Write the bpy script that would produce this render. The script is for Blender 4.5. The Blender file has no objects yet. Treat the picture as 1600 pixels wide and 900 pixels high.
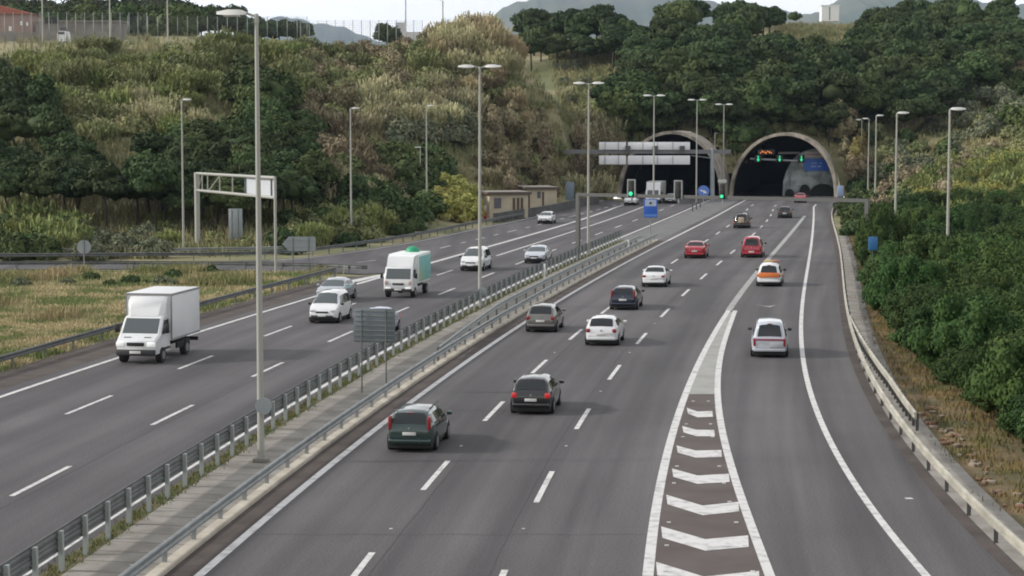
import bpy, bmesh, math, random
import numpy as np
from mathutils import Vector, Matrix
PI = math.pi
random.seed(7); rng = np.random.default_rng(11)
sc = bpy.context.scene
C = sc.collection

# ------------------------------------------------------------------ camera, sky, sun, exposure
F_PX, H_CAM = 3100.0, 12.0
PITCH = math.atan(255 / F_PX)
cam = bpy.data.cameras.new('camera'); camo = bpy.data.objects.new('camera', cam); C.objects.link(camo)
camo.location = (0, 0, H_CAM); camo.rotation_euler = (PI / 2 - PITCH, 0, 0)
cam.sensor_width = 36; cam.lens = 36 * F_PX / 1600; cam.clip_start = 0.5; cam.clip_end = 30000
sc.camera = camo
SUN_EL, SUN_AZ = math.radians(27), math.radians(-92)      # azimuth measured from +Y towards +X
w = bpy.data.worlds.new('World'); sc.world = w; w.use_nodes = True
nt = w.node_tree; bg = nt.nodes['Background']
sky = nt.nodes.new('ShaderNodeTexSky'); sky.sky_type = 'NISHITA'; sky.sun_disc = False
sky.sun_elevation = SUN_EL; sky.sun_rotation = SUN_AZ; sky.air_density = 1.0; sky.dust_density = 6.0; sky.ozone_density = 1.0
hsv = nt.nodes.new('ShaderNodeHueSaturation'); hsv.inputs['Saturation'].default_value = 0.28
nt.links.new(sky.outputs[0], hsv.inputs['Color'])
# thin bright cloud over the whole sky, a little uneven
ctc = nt.nodes.new('ShaderNodeTexCoord'); cno = nt.nodes.new('ShaderNodeTexNoise'); cno.inputs['Scale'].default_value = 2.2; cno.inputs['Detail'].default_value = 5
cmp_ = nt.nodes.new('ShaderNodeMapping'); cmp_.inputs['Scale'].default_value = (1, 1, 3); nt.links.new(ctc.outputs['Generated'], cmp_.inputs[0]); nt.links.new(cmp_.outputs[0], cno.inputs['Vector'])
cr = nt.nodes.new('ShaderNodeMapRange'); cr.inputs['From Min'].default_value = .3; cr.inputs['From Max'].default_value = .7; cr.inputs['To Min'].default_value = .62; cr.inputs['To Max'].default_value = .92
nt.links.new(cno.outputs[0], cr.inputs['Value'])
cm = nt.nodes.new('ShaderNodeMix'); cm.data_type = 'RGBA'; nt.links.new(cr.outputs[0], cm.inputs['Factor']); nt.links.new(hsv.outputs[0], cm.inputs['A']); sx = nt.nodes.new('ShaderNodeSeparateXYZ'); nt.links.new(ctc.outputs['Generated'], sx.inputs[0])
gr = nt.nodes.new('ShaderNodeValToRGB'); gr.color_ramp.elements[0].position = .0; gr.color_ramp.elements[0].color = (19, 18.8, 18.4, 1); gr.color_ramp.elements[1].position = .45; gr.color_ramp.elements[1].color = (8.6, 8.7, 9.0, 1)
nt.links.new(sx.outputs[2], gr.inputs[0]); nt.links.new(gr.outputs[0], cm.inputs['B'])
nt.links.new(cm.outputs['Result'], bg.inputs[0])
bg.inputs[1].default_value = 0.11
sun = bpy.data.lights.new('sun', 'SUN'); suno = bpy.data.objects.new('sun', sun); C.objects.link(suno)
sun.energy = 3.2; sun.angle = math.radians(4); sun.color = (1.0, 0.95, 0.87)
sd = Vector((math.sin(SUN_AZ) * math.cos(SUN_EL), math.cos(SUN_AZ) * math.cos(SUN_EL), math.sin(SUN_EL)))
suno.rotation_euler = sd.to_track_quat('Z', 'Y').to_euler()
sc.view_settings.view_transform = 'Standard'; sc.view_settings.look = 'None'
sc.view_settings.exposure = 0.0; sc.view_settings.gamma = 1.0
sc.render.engine = 'CYCLES'
sc.cycles.max_bounces = 6; sc.cycles.diffuse_bounces = 3; sc.cycles.glossy_bounces = 2; sc.cycles.transmission_bounces = 2
sc.cycles.volume_bounces = 0; sc.cycles.use_denoising = True; sc.cycles.pixel_filter_type = 'BLACKMAN_HARRIS'
sc.cycles.filter_width = 1.9

# ------------------------------------------------------------------ helpers
def G(x, y, h=0.0):
    u = (x - 800) / F_PX; v = (450 - y) / F_PX
    d = (u, math.cos(PITCH) + v * math.sin(PITCH), -math.sin(PITCH) + v * math.cos(PITCH))
    t = (h - H_CAM) / d[2]
    return Vector((d[0] * t, d[1] * t, h))
def at(x, y, Y):
    """the world point at distance Y seen at pixel x, y"""
    u = (x - 800) / F_PX; v = (450 - y) / F_PX
    d = (u, math.cos(PITCH) + v * math.sin(PITCH), -math.sin(PITCH) + v * math.cos(PITCH))
    t = Y / d[1]
    return Vector((d[0] * t, Y, H_CAM + d[2] * t))

def mat(name, col, rough=0.7, metal=0.0, coat=0.0, var=0.0, scale=1.0, col2=None, detail=4, emit=None, spec=0.5, bump=0.0,
        stretch=(1, 1, 1), objvar=0.0, ramp=(0.35, 0.65), uv=False, bscale=None):
    m = bpy.data.materials.new(name); m.use_nodes = True
    n = m.node_tree.nodes; l = m.node_tree.links; b = n['Principled BSDF']
    b.inputs['Base Color'].default_value = (*col, 1); b.inputs['Roughness'].default_value = rough
    b.inputs['Metallic'].default_value = metal; b.inputs['Coat Weight'].default_value = coat
    b.inputs['Specular IOR Level'].default_value = spec
    src = None
    if col2 is not None or var:
        if col2 is None: col2 = tuple(c * (1 - var) for c in col)
        tc = n.new('ShaderNodeTexCoord'); mp = n.new('ShaderNodeMapping'); mp.inputs['Scale'].default_value = stretch
        l.new(tc.outputs['UV' if uv else 'Object'], mp.inputs[0])
        no = n.new('ShaderNodeTexNoise'); no.inputs['Scale'].default_value = scale; no.inputs['Detail'].default_value = detail
        l.new(mp.outputs[0], no.inputs['Vector'])
        r = n.new('ShaderNodeValToRGB'); r.color_ramp.elements[0].position = ramp[0]; r.color_ramp.elements[1].position = ramp[1]
        r.color_ramp.elements[0].color = (*col, 1); r.color_ramp.elements[1].color = (*col2, 1)
        l.new(no.outputs[0], r.inputs[0]); src = r.outputs[0]
        if bump:
            no2 = n.new('ShaderNodeTexNoise'); no2.inputs['Scale'].default_value = bscale or scale * 4; no2.inputs['Detail'].default_value = 6
            l.new(tc.outputs['Object'], no2.inputs['Vector'])
            bp = n.new('ShaderNodeBump'); bp.inputs['Strength'].default_value = bump; bp.inputs['Distance'].default_value = 0.1
            l.new(no2.outputs[0], bp.inputs['Height']); l.new(bp.outputs[0], b.inputs['Normal'])
    if objvar:
        oi = n.new('ShaderNodeObjectInfo'); h = n.new('ShaderNodeHueSaturation')
        mr = n.new('ShaderNodeMapRange'); mr.inputs['To Min'].default_value = 1 - objvar; mr.inputs['To Max'].default_value = 1 + objvar
        mr2 = n.new('ShaderNodeMapRange'); mr2.inputs['To Min'].default_value = 0.5 + objvar * 0.05; mr2.inputs['To Max'].default_value = 0.5 - objvar * 0.09
        mu = n.new('ShaderNodeMath'); mu.operation = 'FRACT'; m3 = n.new('ShaderNodeMath'); m3.operation = 'MULTIPLY'; m3.inputs[1].default_value = 7.31
        l.new(oi.outputs['Random'], m3.inputs[0]); l.new(m3.outputs[0], mu.inputs[0])
        l.new(oi.outputs['Random'], mr.inputs['Value']); l.new(mr.outputs[0], h.inputs['Value'])
        l.new(mu.outputs[0], mr2.inputs['Value']); l.new(mr2.outputs[0], h.inputs['Hue'])
        if src: l.new(src, h.inputs['Color'])
        else: h.inputs['Color'].default_value = (*col, 1)
        src = h.outputs[0]
    if src: l.new(src, b.inputs['Base Color'])
    if emit:
        b.inputs['Emission Color'].default_value = (*emit[0], 1); b.inputs['Emission Strength'].default_value = emit[1]
    return m

def tag(o, label=None, cat=None, group=None, kind=None):
    if label: o['label'] = label
    if cat: o['category'] = cat
    if group: o['group'] = group
    if kind: o['kind'] = kind
    return o
def empty(name, loc=(0, 0, 0), rz=0.0, label=None, cat=None, group=None):
    o = bpy.data.objects.new(name, None); C.objects.link(o); o.location = loc; o.rotation_euler = (0, 0, rz)
    o.empty_display_size = 0.3
    return tag(o, label, cat, group)
def link(name, me, parent=None):
    o = bpy.data.objects.new(name, me); C.objects.link(o)
    if parent: o.parent = parent
    return o
def copy_tree(o, parent=None):
    c = o.copy(); C.objects.link(c)
    if parent: c.parent = parent
    for ch in KIDS.get(o.name, []): 
        copy_tree(ch, c)
    return c
KIDS = {}
def note_kids():
    KIDS.clear()
    for o in bpy.data.objects:
        if o.parent: KIDS.setdefault(o.parent.name, []).append(o)
class MB:
    """collects shapes, then links them as one mesh"""
    def __init__(s): s.v = []; s.f = []; s.sm = []
    def add(s, V, Fs, smooth=False):
        b = len(s.v); s.v += [tuple(p) for p in V]; s.f += [tuple(b + i for i in f) for f in Fs]; s.sm += [smooth] * len(Fs); return s
    def box(s, c, d, rz=0.0, ch=0.0, M=None):
        cx, cy, cz = c; x, y, z = d[0] / 2, d[1] / 2, d[2] / 2
        if ch > 0:
            bm = bmesh.new(); bmesh.ops.create_cube(bm, size=1)
            for v in bm.verts: v.co = Vector((v.co.x * 2 * x, v.co.y * 2 * y, v.co.z * 2 * z))
            bmesh.ops.bevel(bm, geom=bm.edges[:], offset=min(ch, x * .9, y * .9, z * .9), segments=2, affect='EDGES', profile=.5)
            V = [v.co.copy() for v in bm.verts]; Fs = [[v.index for v in f.verts] for f in bm.faces]; bm.free(); sm = True
        else:
            V = [Vector((a, b, e)) for a in (-x, x) for b in (-y, y) for e in (-z, z)]
            Fs = [(0, 1, 3, 2), (4, 6, 7, 5), (0, 4, 5, 1), (2, 3, 7, 6), (0, 2, 6, 4), (1, 5, 7, 3)]; sm = False
        R = Matrix.Rotation(rz, 3, 'Z')
        V = [R @ v + Vector(c) for v in V]
        if M: V = [M @ v for v in V]
        return s.add(V, Fs, sm)
    def bar(s, a, b, r, n=10, r2=None, cap=True):
        a = Vector(a); b = Vector(b); d = (b - a).normalized(); q = d.to_track_quat('Z', 'Y'); r2 = r if r2 is None else r2
        V = []; Fs = []
        for p, rr in ((a, r), (b, r2)):
            for i in range(n):
                t = 2 * PI * i / n; V.append(p + q @ Vector((math.cos(t) * rr, math.sin(t) * rr, 0)))
        for i in range(n): Fs.append((i, (i + 1) % n, n + (i + 1) % n, n + i))
        if cap: Fs += [tuple(range(n))[::-1], tuple(range(n, 2 * n))]
        return s.add(V, Fs, True)
    def prism(s, pts, d0, d1, M=None):
        """outline pts (x,z) extruded along y from d0 to d1"""
        n = len(pts); V = [Vector((p[0], d0, p[1])) for p in pts] + [Vector((p[0], d1, p[1])) for p in pts]
        if M: V = [M @ v for v in V]
        Fs = [tuple(range(n)), tuple(range(2 * n - 1, n - 1, -1))] + [(i, n + i, n + (i + 1) % n, (i + 1) % n) for i in range(n)]
        return s.add(V, Fs)
    def mesh(s, name, m, auto=True):
        me = bpy.data.meshes.new(name); me.from_pydata(s.v, [], s.f); me.materials.append(m)
        me.polygons.foreach_set('use_smooth', s.sm)
        me.update()
        return me
    def build(s, name, m, parent=None, sharp=35):
        me = s.mesh(name, m)
        if any(s.sm):
            me.set_sharp_from_angle(angle=math.radians(sharp))
        return link(name, me, parent)

def recalc(me):
    bm = bmesh.new(); bm.from_mesh(me); bmesh.ops.recalc_face_normals(bm, faces=bm.faces[:]); bm.to_mesh(me); bm.free()

# ------------------------------------------------------------------ road alignments (traced once, refitted as smooth curves on the ground plane)
def fit(pts, deg):
    w_ = np.array([G(*p)[:2] for p in pts]); return np.polyfit(w_[:, 1], w_[:, 0], deg)
cL0 = fit([(310,900),(400,828),(497,741),(629,634),(719,577),(800,513),(867,473),(892,460),(987,408),(1067,363),(1155,317)], 3)
cD1 = fit([(565,885),(681,742),(775,640),(845,570),(905,518),(946,484),(997,448),(1055,408),(1102,377),(1121,364),(1137,354)], 3)
cD2 = fit([(785,895),(852,760),(914,652),(962,580),(1003,527),(1038,488),(1071,456),(1100,433),(1122,413.6),(1142,396),(1186.5,356),(1197.5,347)], 3)
cGL = fit([(1010,900),(1020,830),(1033,756),(1049,694),(1068,624),(1084,589),(1101,550),(1120,507),(1147,470),(1177,437),(1200,406),(1230,370),(1260,334)], 4)
cGR = fit([(1200,896),(1169,799),(1142,729),(1127,674),(1121,620),(1127,562),(1129,543),(1140,507),(1153,470)], 4)
cRL = fit([(1433,892),(1394,830),(1355.5,779.5),(1317,721),(1278,651),(1258,600),(1253,550),(1253,537),(1255,483),(1260,430),(1267,383),(1271,350),(1271,322)], 5)
cRE = fit([(1579,900),(1542,861),(1472,783),(1410,709),(1367,647),(1336,589),(1324,550),(1315,483),(1307,430),(1303,383),(1298,333)], 5)
cM0 = fit([(19,896),(136,830),(233,768),(311,725),(400,670.5),(478,628),(528,595),(602,553),(653,515),(700,490),(800,445),(850,422),(967,376),(1020,350),(1073,328)], 3)
cA = fit([(50,757),(273,648),(437,570),(545,520),(636,480),(709,451),(779,423),(869,390),(990,345)], 3)
cB = fit([(129,636),(309,566),(441,515),(555,473),(695,426),(767,403),(812,388),(869,370),(993,328)], 3)
cE = fit([(0,622),(170,563),(400,488),(483,465),(547,450),(587,438),(667,410),(700,404),(800,375),(947,330)], 3)
Y0F, Y1F = 53.0, 290.0
def X(c, Y, lo=Y0F, hi=Y1F):
    if Y < lo:
        d = (np.polyval(c, lo + 3) - np.polyval(c, lo)) / 3; return np.polyval(c, lo) + d * (Y - lo)
    if Y > hi:
        return np.polyval(c, hi) + AX[0] / AX[1] * (Y - hi)
    return float(np.polyval(c, Y))
AX = (math.sin(math.radians(10.7)), math.cos(math.radians(10.7)))      # tunnel axis
def heading(c, Y):
    return Vector((X(c, Y + 1) - X(c, Y - 1), 2.0, 0)).normalized()

ASPH = mat('asphalt', (.102, .096, .097), .85, col2=(.058, .054, .057), scale=1.0, stretch=(.75, .018, 1), uv=True, bump=.35, bscale=9, ramp=(.36, .64), detail=9)
ASPH2 = mat('asphalt_left', (.096, .090, .093), .85, col2=(.057, .053, .057), scale=1.0, stretch=(.7, .018, 1), uv=True, bump=.35, bscale=9, ramp=(.36, .64), detail=9)
ASPH3 = mat('asphalt_brown', (.050, .037, .032), .9, col2=(.085, .068, .06), scale=.6, bump=.3, bscale=8)
def weather(m, lo, hi, scale, stretch, fine):
    """worn patches, oil stains and aggregate speckle on top of a surface colour"""
    n = m.node_tree.nodes; l = m.node_tree.links; b = n['Principled BSDF']; src = b.inputs['Base Color'].links[0].from_socket
    tc = n.new('ShaderNodeTexCoord'); out = src
    for (sc_, st, a, c, det, coord) in ((scale, stretch, lo, hi, 5, 'UV'), (fine, (1, 1, 1), .84, 1.16, 2, 'Object'), (.11, (1, 1, 1), .90, 1.10, 3, 'Object')):
        mp = n.new('ShaderNodeMapping'); mp.inputs['Scale'].default_value = st; l.new(tc.outputs[coord], mp.inputs[0])
        no = n.new('ShaderNodeTexNoise'); no.inputs['Scale'].default_value = sc_; no.inputs['Detail'].default_value = det; l.new(mp.outputs[0], no.inputs['Vector'])
        mr = n.new('ShaderNodeMapRange'); mr.inputs['From Min'].default_value = .35; mr.inputs['From Max'].default_value = .65; mr.inputs['To Min'].default_value = a; mr.inputs['To Max'].default_value = c
        l.new(no.outputs[0], mr.inputs['Value'])
        mx = n.new('ShaderNodeMix'); mx.data_type = 'RGBA'; mx.blend_type = 'MULTIPLY'; mx.inputs['Factor'].default_value = 1
        l.new(out, mx.inputs['A']); l.new(mr.outputs[0], mx.inputs['B']); out = mx.outputs['Result']
    l.new(out, b.inputs['Base Color'])
for m_ in (ASPH, ASPH2): weather(m_, .86, 1.12, .28, (1, .12, 1), 14)
PAINT = mat('road_paint', (.60, .59, .575), .6, col2=(.30, .29, .285), scale=2.2, ramp=(.48, .74), detail=12)
PAINTW = mat('road_paint_worn', (.36, .36, .35), .7, col2=(.25, .25, .245), scale=.9, ramp=(.4, .7), detail=8)
CONC = mat('concrete', (.30, .28, .25), .85, col2=(.19, .175, .15), scale=.7, bump=.3, bscale=5, detail=8)
CONCL = mat('concrete_light', (.52, .48, .40), .85, col2=(.36, .32, .26), scale=.9, detail=8)
VERGE = mat('verge', (.07, .085, .03), .95, col2=(.12, .10, .05), scale=1.1, detail=8)

def strip(name, left, right, m, z, y0, y1, step=2.0, kind='structure', uvs=True, th=None):
    """a flat sheet between two curves given as functions of Y"""
    n = max(2, int(round((y1 - y0) / step)) + 1); ys = np.linspace(y0, y1, n)
    cols = 5
    V = []; Fs = []; UV = []
    for y in ys:
        a, b = left(y), right(y)
        for k in range(cols):
            t = k / (cols - 1); V.append((a + (b - a) * t, y, z)); UV.append((a + (b - a) * t - X(cD2 if a > -9 + (y - 50) * .16 else cA, y), y))
    for i in range(n - 1):
        for k in range(cols - 1):
            q = i * cols + k; Fs.append((q, q + 1, q + cols + 1, q + cols))
    me = bpy.data.meshes.new(name); me.from_pydata(V, [], Fs); me.materials.append(m)
    if uvs:
        ul = me.uv_layers.new(name='UVMap'); uvv = np.array(UV)[[v for f in Fs for v in f]]; ul.data.foreach_set('uv', uvv.ravel())
    o = link(name, me)
    if kind: o['kind'] = kind
    return o
off = lambda c, d: (lambda y: X(c, y) + d)

# carriageways
strip('road', off(cL0, -.95), off(cRE, 0), ASPH, 0.0, 34, 336)
def leftedge(y):
    if y < 158: return X(cE, y) - 3.7
    return X(cE, min(y, 400)) - 1.0
strip('road', leftedge, off(cM0, .45), ASPH2, 0.0, 34, 330)
strip('shoulder', off(cL0, -.93), off(cL0, -.16), ASPH3, 0.004, 34, 205)
strip('shoulder', off(cE, -3.68), off(cE, -.9), ASPH3, 0.004, 34, 152)
# exit ramp: leaves the left carriageway and swings away to the left
RO = [(-90,171.5),(-70,171.8),(-44,173),(-33,174),(-27,174.6),(-21.5,176.5),(-18.2,181),(-15.2,189),(-11.6,200),(-8,214),(-4.4,230),(0,248),(4.3,268),(9.5,292),(15,322)]
RI = [(-90,163),(-70,163.5),(-44,164.5),(-33,165),(-27,164.4),(-20,163),(-15,161.5),(-11.2,160),(-6.5,172),(-2.6,190),(1.2,207),(5,225),(9,244),(14,268),(21,300)]
def catmull(P, n=8):
    P = [Vector((*p, 0)) for p in P]; P = [P[0] * 2 - P[1]] + P + [P[-1] * 2 - P[-2]]; out = []
    for i in range(1, len(P) - 2):
        for k in range(n):
            t = k / n; a, b, c_, d = P[i - 1:i + 3]
            out.append(.5 * ((2 * b) + (c_ - a) * t + (2 * a - 5 * b + 4 * c_ - d) * t * t + (3 * b - a - 3 * c_ + d) * t ** 3))
    out.append(P[-2]); return out
ro, ri = catmull(RO), catmull(RI)
mb = MB(); V = []; Fs = []
for i, (a, b) in enumerate(zip(ro, ri)):
    V += [(a.x, a.y, -.004), ((a.x + b.x) / 2, (a.y + b.y) / 2, -.004), (b.x, b.y, -.004)]
    if i: q = 3 * i; Fs += [(q - 3, q - 2, q + 1, q), (q - 2, q - 1, q + 2, q + 1)]
me = bpy.data.meshes.new('road'); me.from_pydata(V, [], Fs); me.materials.append(ASPH2)
ul = me.uv_layers.new(name='UVMap'); ul.data.foreach_set('uv', np.array([(V[v][0], V[v][1]) for f in Fs for v in f]).ravel())
link('road', me)['kind'] = 'structure'

# median
def med_r(y): return X(cL0, y) - .93
strip('median', off(cM0, 1.05), off(cL0, -1.28), CONC, .010, 34, 208, uvs=False)
strip('verge', off(cM0, .43), off(cM0, 1.07), VERGE, .006, 34, 208, uvs=False)
strip('median', off(cM0, .43), off(cL0, -.93), mat('median_paving', (.16, .16, .16), .85, col2=(.12, .12, .12), scale=.5), .002, 208, 330, uvs=False)
def sweep(name, pts, prof, m, parent=None, closed=True, z0=0.0, smooth=False):
    """profile (offset to the right, height) swept along pts"""
    pts = [Vector((p[0], p[1], 0)) for p in pts]; n = len(prof); V = []; Fs = []
    for i, p in enumerate(pts):
        d = (pts[min(i + 1, len(pts) - 1)] - pts[max(i - 1, 0)]).normalized(); r = Vector((d.y, -d.x, 0))
        for (o_, h_) in prof: V.append(p + r * o_ + Vector((0, 0, h_ + z0)))
    for i in range(len(pts) - 1):
        for k in range(n if closed else n - 1):
            a = i * n + k; b = i * n + (k + 1) % n; Fs.append((a, a + n, b + n, b))
    if closed: Fs += [tuple(range(n)), tuple(range((len(pts) - 1) * n, len(pts) * n))[::-1]]
    return MB().add(V, Fs, smooth).build(name, m, parent)
def curve_pts(fn, y0, y1, step=2.0): 
    n = max(2, int((y1 - y0) / step)); return [(fn(y), y) for y in np.linspace(y0, y1, n + 1)]
k_ = sweep('kerb', curve_pts(off(cL0, -1.12), 34, 206), [(-.17, 0), (.17, 0), (.17, .10), (.13, .13), (-.17, .13)], CONCL); k_['kind'] = 'structure'
# slab joints and stains of the median
jm = MB()
y = 36.0
while y < 200:
    a, b = X(cM0, y) + 1.15, X(cL0, y) - 1.35
    jm.add([(a, y + .5, .014), (b, y, .014), (b, y + .045, .014), (a, y + .545, .014)], [(0, 1, 2, 3)]); y += 1.25
o = jm.build('joints', mat('joint', (.12, .1, .075), .9)); o['kind'] = 'structure'; o.name = 'median_joints'

# markings
def ribbon(mbx, fn, y0, y1, w_, z=.008, step=2.0):
    n = max(1, int(math.ceil((y1 - y0) / step))); ys = np.linspace(y0, y1, n + 1); V = []; Fs = []
    for y in ys:
        d = Vector((fn(y + .5) - fn(y - .5), 1, 0)).normalized(); r = Vector((d.y, -d.x, 0)) * w_ / 2; p = Vector((fn(y), y, z)); V += [p - r, p + r]
    for i in range(n): Fs.append((2 * i, 2 * i + 1, 2 * i + 3, 2 * i + 2))
    mbx.add(V, Fs)
mk1 = MB()
ribbon(mk1, off(cL0, 0), 34, 318, .27)
ribbon(mk1, off(cM0, 0), 34, 318, .27)
ribbon(mk1, off(cE, 0), 34, 150, .27)
ribbon(mk1, off(cE, 0), 150, 300, .42)
ribbon(mk1, off(cB, 0), 182, 300, .26)
ribbon(mk1, off(cRL, 0), 36, 300, .24)
ribbon(mk1, off(cGL, 0), 36, 128, .30); ribbon(mk1, off(cGR, 0), 36, 128, .28)
DASH, PER = 5.7, 15.3
def dashes(c, yref, y0, y1, w_=.19):
    k = math.floor((y0 - yref) / PER); y = yref + k * PER
    while y < y1:
        if y > y0 - 3: ribbon(mk1, off(c, 0), y - DASH / 2, y + DASH / 2, w_)
        y += PER
dashes(cD1, G(681, 742).y, 38, 310); dashes(cD2, G(852, 760).y, 38, 310)
dashes(cA, G(273, 648).y, 38, 300); dashes(cB, G(309, 566).y, 38, 180)
# ramp lines
for (fa, m_) in ((.055, 0), ):
    P = [a.lerp(b, fa) for a, b in zip(ro, ri)]
    for i in range(5 * 8, len(P) - 1):
        d = (P[i + 1] - P[i]).normalized(); r = Vector((d.y, -d.x, 0)) * .11
        mk1.add([P[i] - r + Vector((0, 0, .008)), P[i] + r + Vector((0, 0, .008)), P[i + 1] + r + Vector((0, 0, .008)), P[i + 1] - r + Vector((0, 0, .008))], [(0, 1, 2, 3)])
P = [a.lerp(b, .52) for a, b in zip(ro, ri)]; acc = 0
for i in range(4 * 8, len(P) - 1):
    d = (P[i + 1] - P[i]); acc += d.length
    if (acc % 7.5) < 3.2:
        r = Vector((d.y, -d.x, 0)).normalized() * .09; z_ = Vector((0, 0, .008))
        mk1.add([P[i] - r + z_, P[i] + r + z_, P[i + 1] + r + z_, P[i + 1] - r + z_], [(0, 1, 2, 3)])
# gore chevrons
for (xl, yl, xm, ym, xr, yr, th) in ((1073,642,1090,648,1113,647,9),(1066,671,1088,677,1116,677,10),(1057,702,1087,710,1127,709,11),(1050,739,1090,750,1139,747,13),
                                 (1041,781,1098,798,1154,792,15),(1033,832,1102,852,1169,846,18),(1025,889,1100,912,1186,903,21)):
    a, b, c_, = G(xl, yl - th / 2), G(xm, ym - th / 2), G(xr, yr - th / 2); a2, b2, c2 = G(xl + 2, yl + th / 2), G(xm, ym + th / 2), G(xr + 1, yr + th / 2)
    z_ = Vector((0, 0, .012)); mk1.add([a + z_, b + z_, b2 + z_, a2 + z_], [(0, 3, 2, 1)]); mk1.add([b + z_, c_ + z_, c2 + z_, b2 + z_], [(0, 3, 2, 1)])
# bus-lane style arrow worn on the exit lane
mk2 = MB(); p = G(1200, 478); mk2.add([(p.x - .7, p.y + .8, .008), (p.x, p.y - 1.0, .008), (p.x + .7, p.y + .8, .008), (p.x, p.y - .2, .008)], [(0, 1, 2, 3)])
p = G(1420, 779); mk1.add([(p.x - .1, p.y - .12, .008), (p.x + .14, p.y - .1, .008), (p.x + .1, p.y + .12, .008), (p.x - .13, p.y + .1, .008)], [(0, 1, 2, 3)])
# gore nose left
p = G(560, 436); mk1.add([(p.x - 1.2, p.y - 3.5, .008), (p.x + .2, p.y - 2.5, .008), (p.x + 2.4, p.y + 6, .008), (p.x + 1.8, p.y + 6, .008)], [(0, 1, 2, 3)])
o = mk1.build('road_markings', PAINT); o['kind'] = 'structure'
ribbon(mk2, off(cGL, 0), 128, 262, .42); o = mk2.build('road_markings', PAINTW); o['kind'] = 'structure'
strip('gore', off(cGL, .15), off(cGR, -.14), mat('gore_surface', (.075, .058, .052), .9, col2=(.1, .082, .076), scale=.5), .004, 36, 88.0, uvs=False)
strip('gore', off(cGL, .15), off(cGR, -.14), mat('gore_paint', (.33, .33, .31), .8, col2=(.27, .27, .25), scale=.8), .004, 88.0, 127, uvs=False)
studs = MB()
for c, d in ((cGL, .45), (cGR, -.42)):
    for yy in np.arange(46, 86, 3.3): studs.box((X(c, yy) + d, yy, .02), (.12, .1, .03))
for c in (cD1, cD2):
    for yy in np.arange(40, 120, PER): 
        studs.box((X(c, yy + 3), yy + 3, .012), (.1, .1, .02))
o = studs.build('road_markings', PAINT); o['kind'] = 'structure'

sm_ = MB()
def seam(c, d, y0, y1, w_, amp):
    g_ = np.arange(y0, y1, .6); ph = random.uniform(0, 9)
    fx = [X(c, y) + d + amp * (math.sin(y * .37 + ph) + .6 * math.sin(y * 1.13 + ph * 2) + random.uniform(-.35, .35)) for y in g_]
    for i in range(len(g_) - 1): sm_.add([(fx[i] - w_, g_[i], .0045), (fx[i] + w_, g_[i], .0045), (fx[i + 1] + w_, g_[i + 1], .0045), (fx[i + 1] - w_, g_[i + 1], .0045)], [(0, 1, 2, 3)])
seam(cD2, -.35, 46, 190, .012, .012); seam(cD1, .4, 50, 120, .016, .02); seam(cA, .45, 60, 150, .016, .02);
for y in (57.5, 83, 119): 
    a, b = X(cL0, y) + .2, X(cGL, y) - .2; n_s = 22
    for i in range(n_s):
        xa = a + (b - a) * i / n_s; xb = a + (b - a) * (i + 1) / n_s; ya = y + .06 * math.sin(i * 1.3); yb = y + .06 * math.sin((i + 1) * 1.3); sm_.add([(xa, ya - .02, .0045), (xb, yb - .02, .0045), (xb, yb + .02, .0045), (xa, ya + .02, .0045)], [(0, 1, 2, 3)])
o = sm_.build('road_seams', mat('sealed_seam', (.045, .042, .043), .8)); o['kind'] = 'structure'
# right-hand gutter and brown verge
strip('gutter', off(cRE, .45), off(cRE, 1.75), CONC, .012, 34, 215, uvs=False)
strip('verge', off(cRE, 0), off(cRE, .46), ASPH3, .002, 34, 290, uvs=False)
strip('verge', off(cRE, 1.74), off(cRE, 5.5), mat('dry_verge', (.20, .135, .065), .95, col2=(.085, .075, .03), scale=.5, detail=8, bump=.6, bscale=4), .006, 34, 215, uvs=False)

# ------------------------------------------------------------------ terrain
LB = [(-120,170),(-44,176),(-33,177),(-27,178),(-21,181),(-16,192),(-9,216),(-5,234),(4,272),(11,304),(15,322)]
RB = [(17.5,-50),(18,30),(18.5,55),(19.5,72),(22,94),(27,129),(31,158),(38,198),(48,255),(53,296),(57,330)]
BACK = [(15,322),(24,334),(57,330)]
poly = np.array(LB + [(24, 331), (40, 334)] + RB[::-1] + [(-120, -50)], float)
def inside_poly(px, py, P):
    ins = np.zeros(px.shape, bool); n = len(P)
    for i in range(n):
        x1, y1 = P[i]; x2, y2 = P[(i + 1) % n]
        c = ((y1 > py) != (y2 > py)); 
        xi = (x2 - x1) * (py - y1) / ((y2 - y1) if y2 != y1 else 1e-9) + x1
        ins ^= c & (px < xi)
    return ins
def dist_poly(px, py, P):
    D = np.full(px.shape, 1e9)
    for i in range(len(P)):
        a = P[i]; b = P[(i + 1) % len(P)]; ab = b - a; t = np.clip(((px - a[0]) * ab[0] + (py - a[1]) * ab[1]) / (ab @ ab + 1e-9), 0, 1)
        D = np.minimum(D, np.hypot(px - a[0] - t * ab[0], py - a[1] - t * ab[1]))
    return D
CP = []
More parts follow.
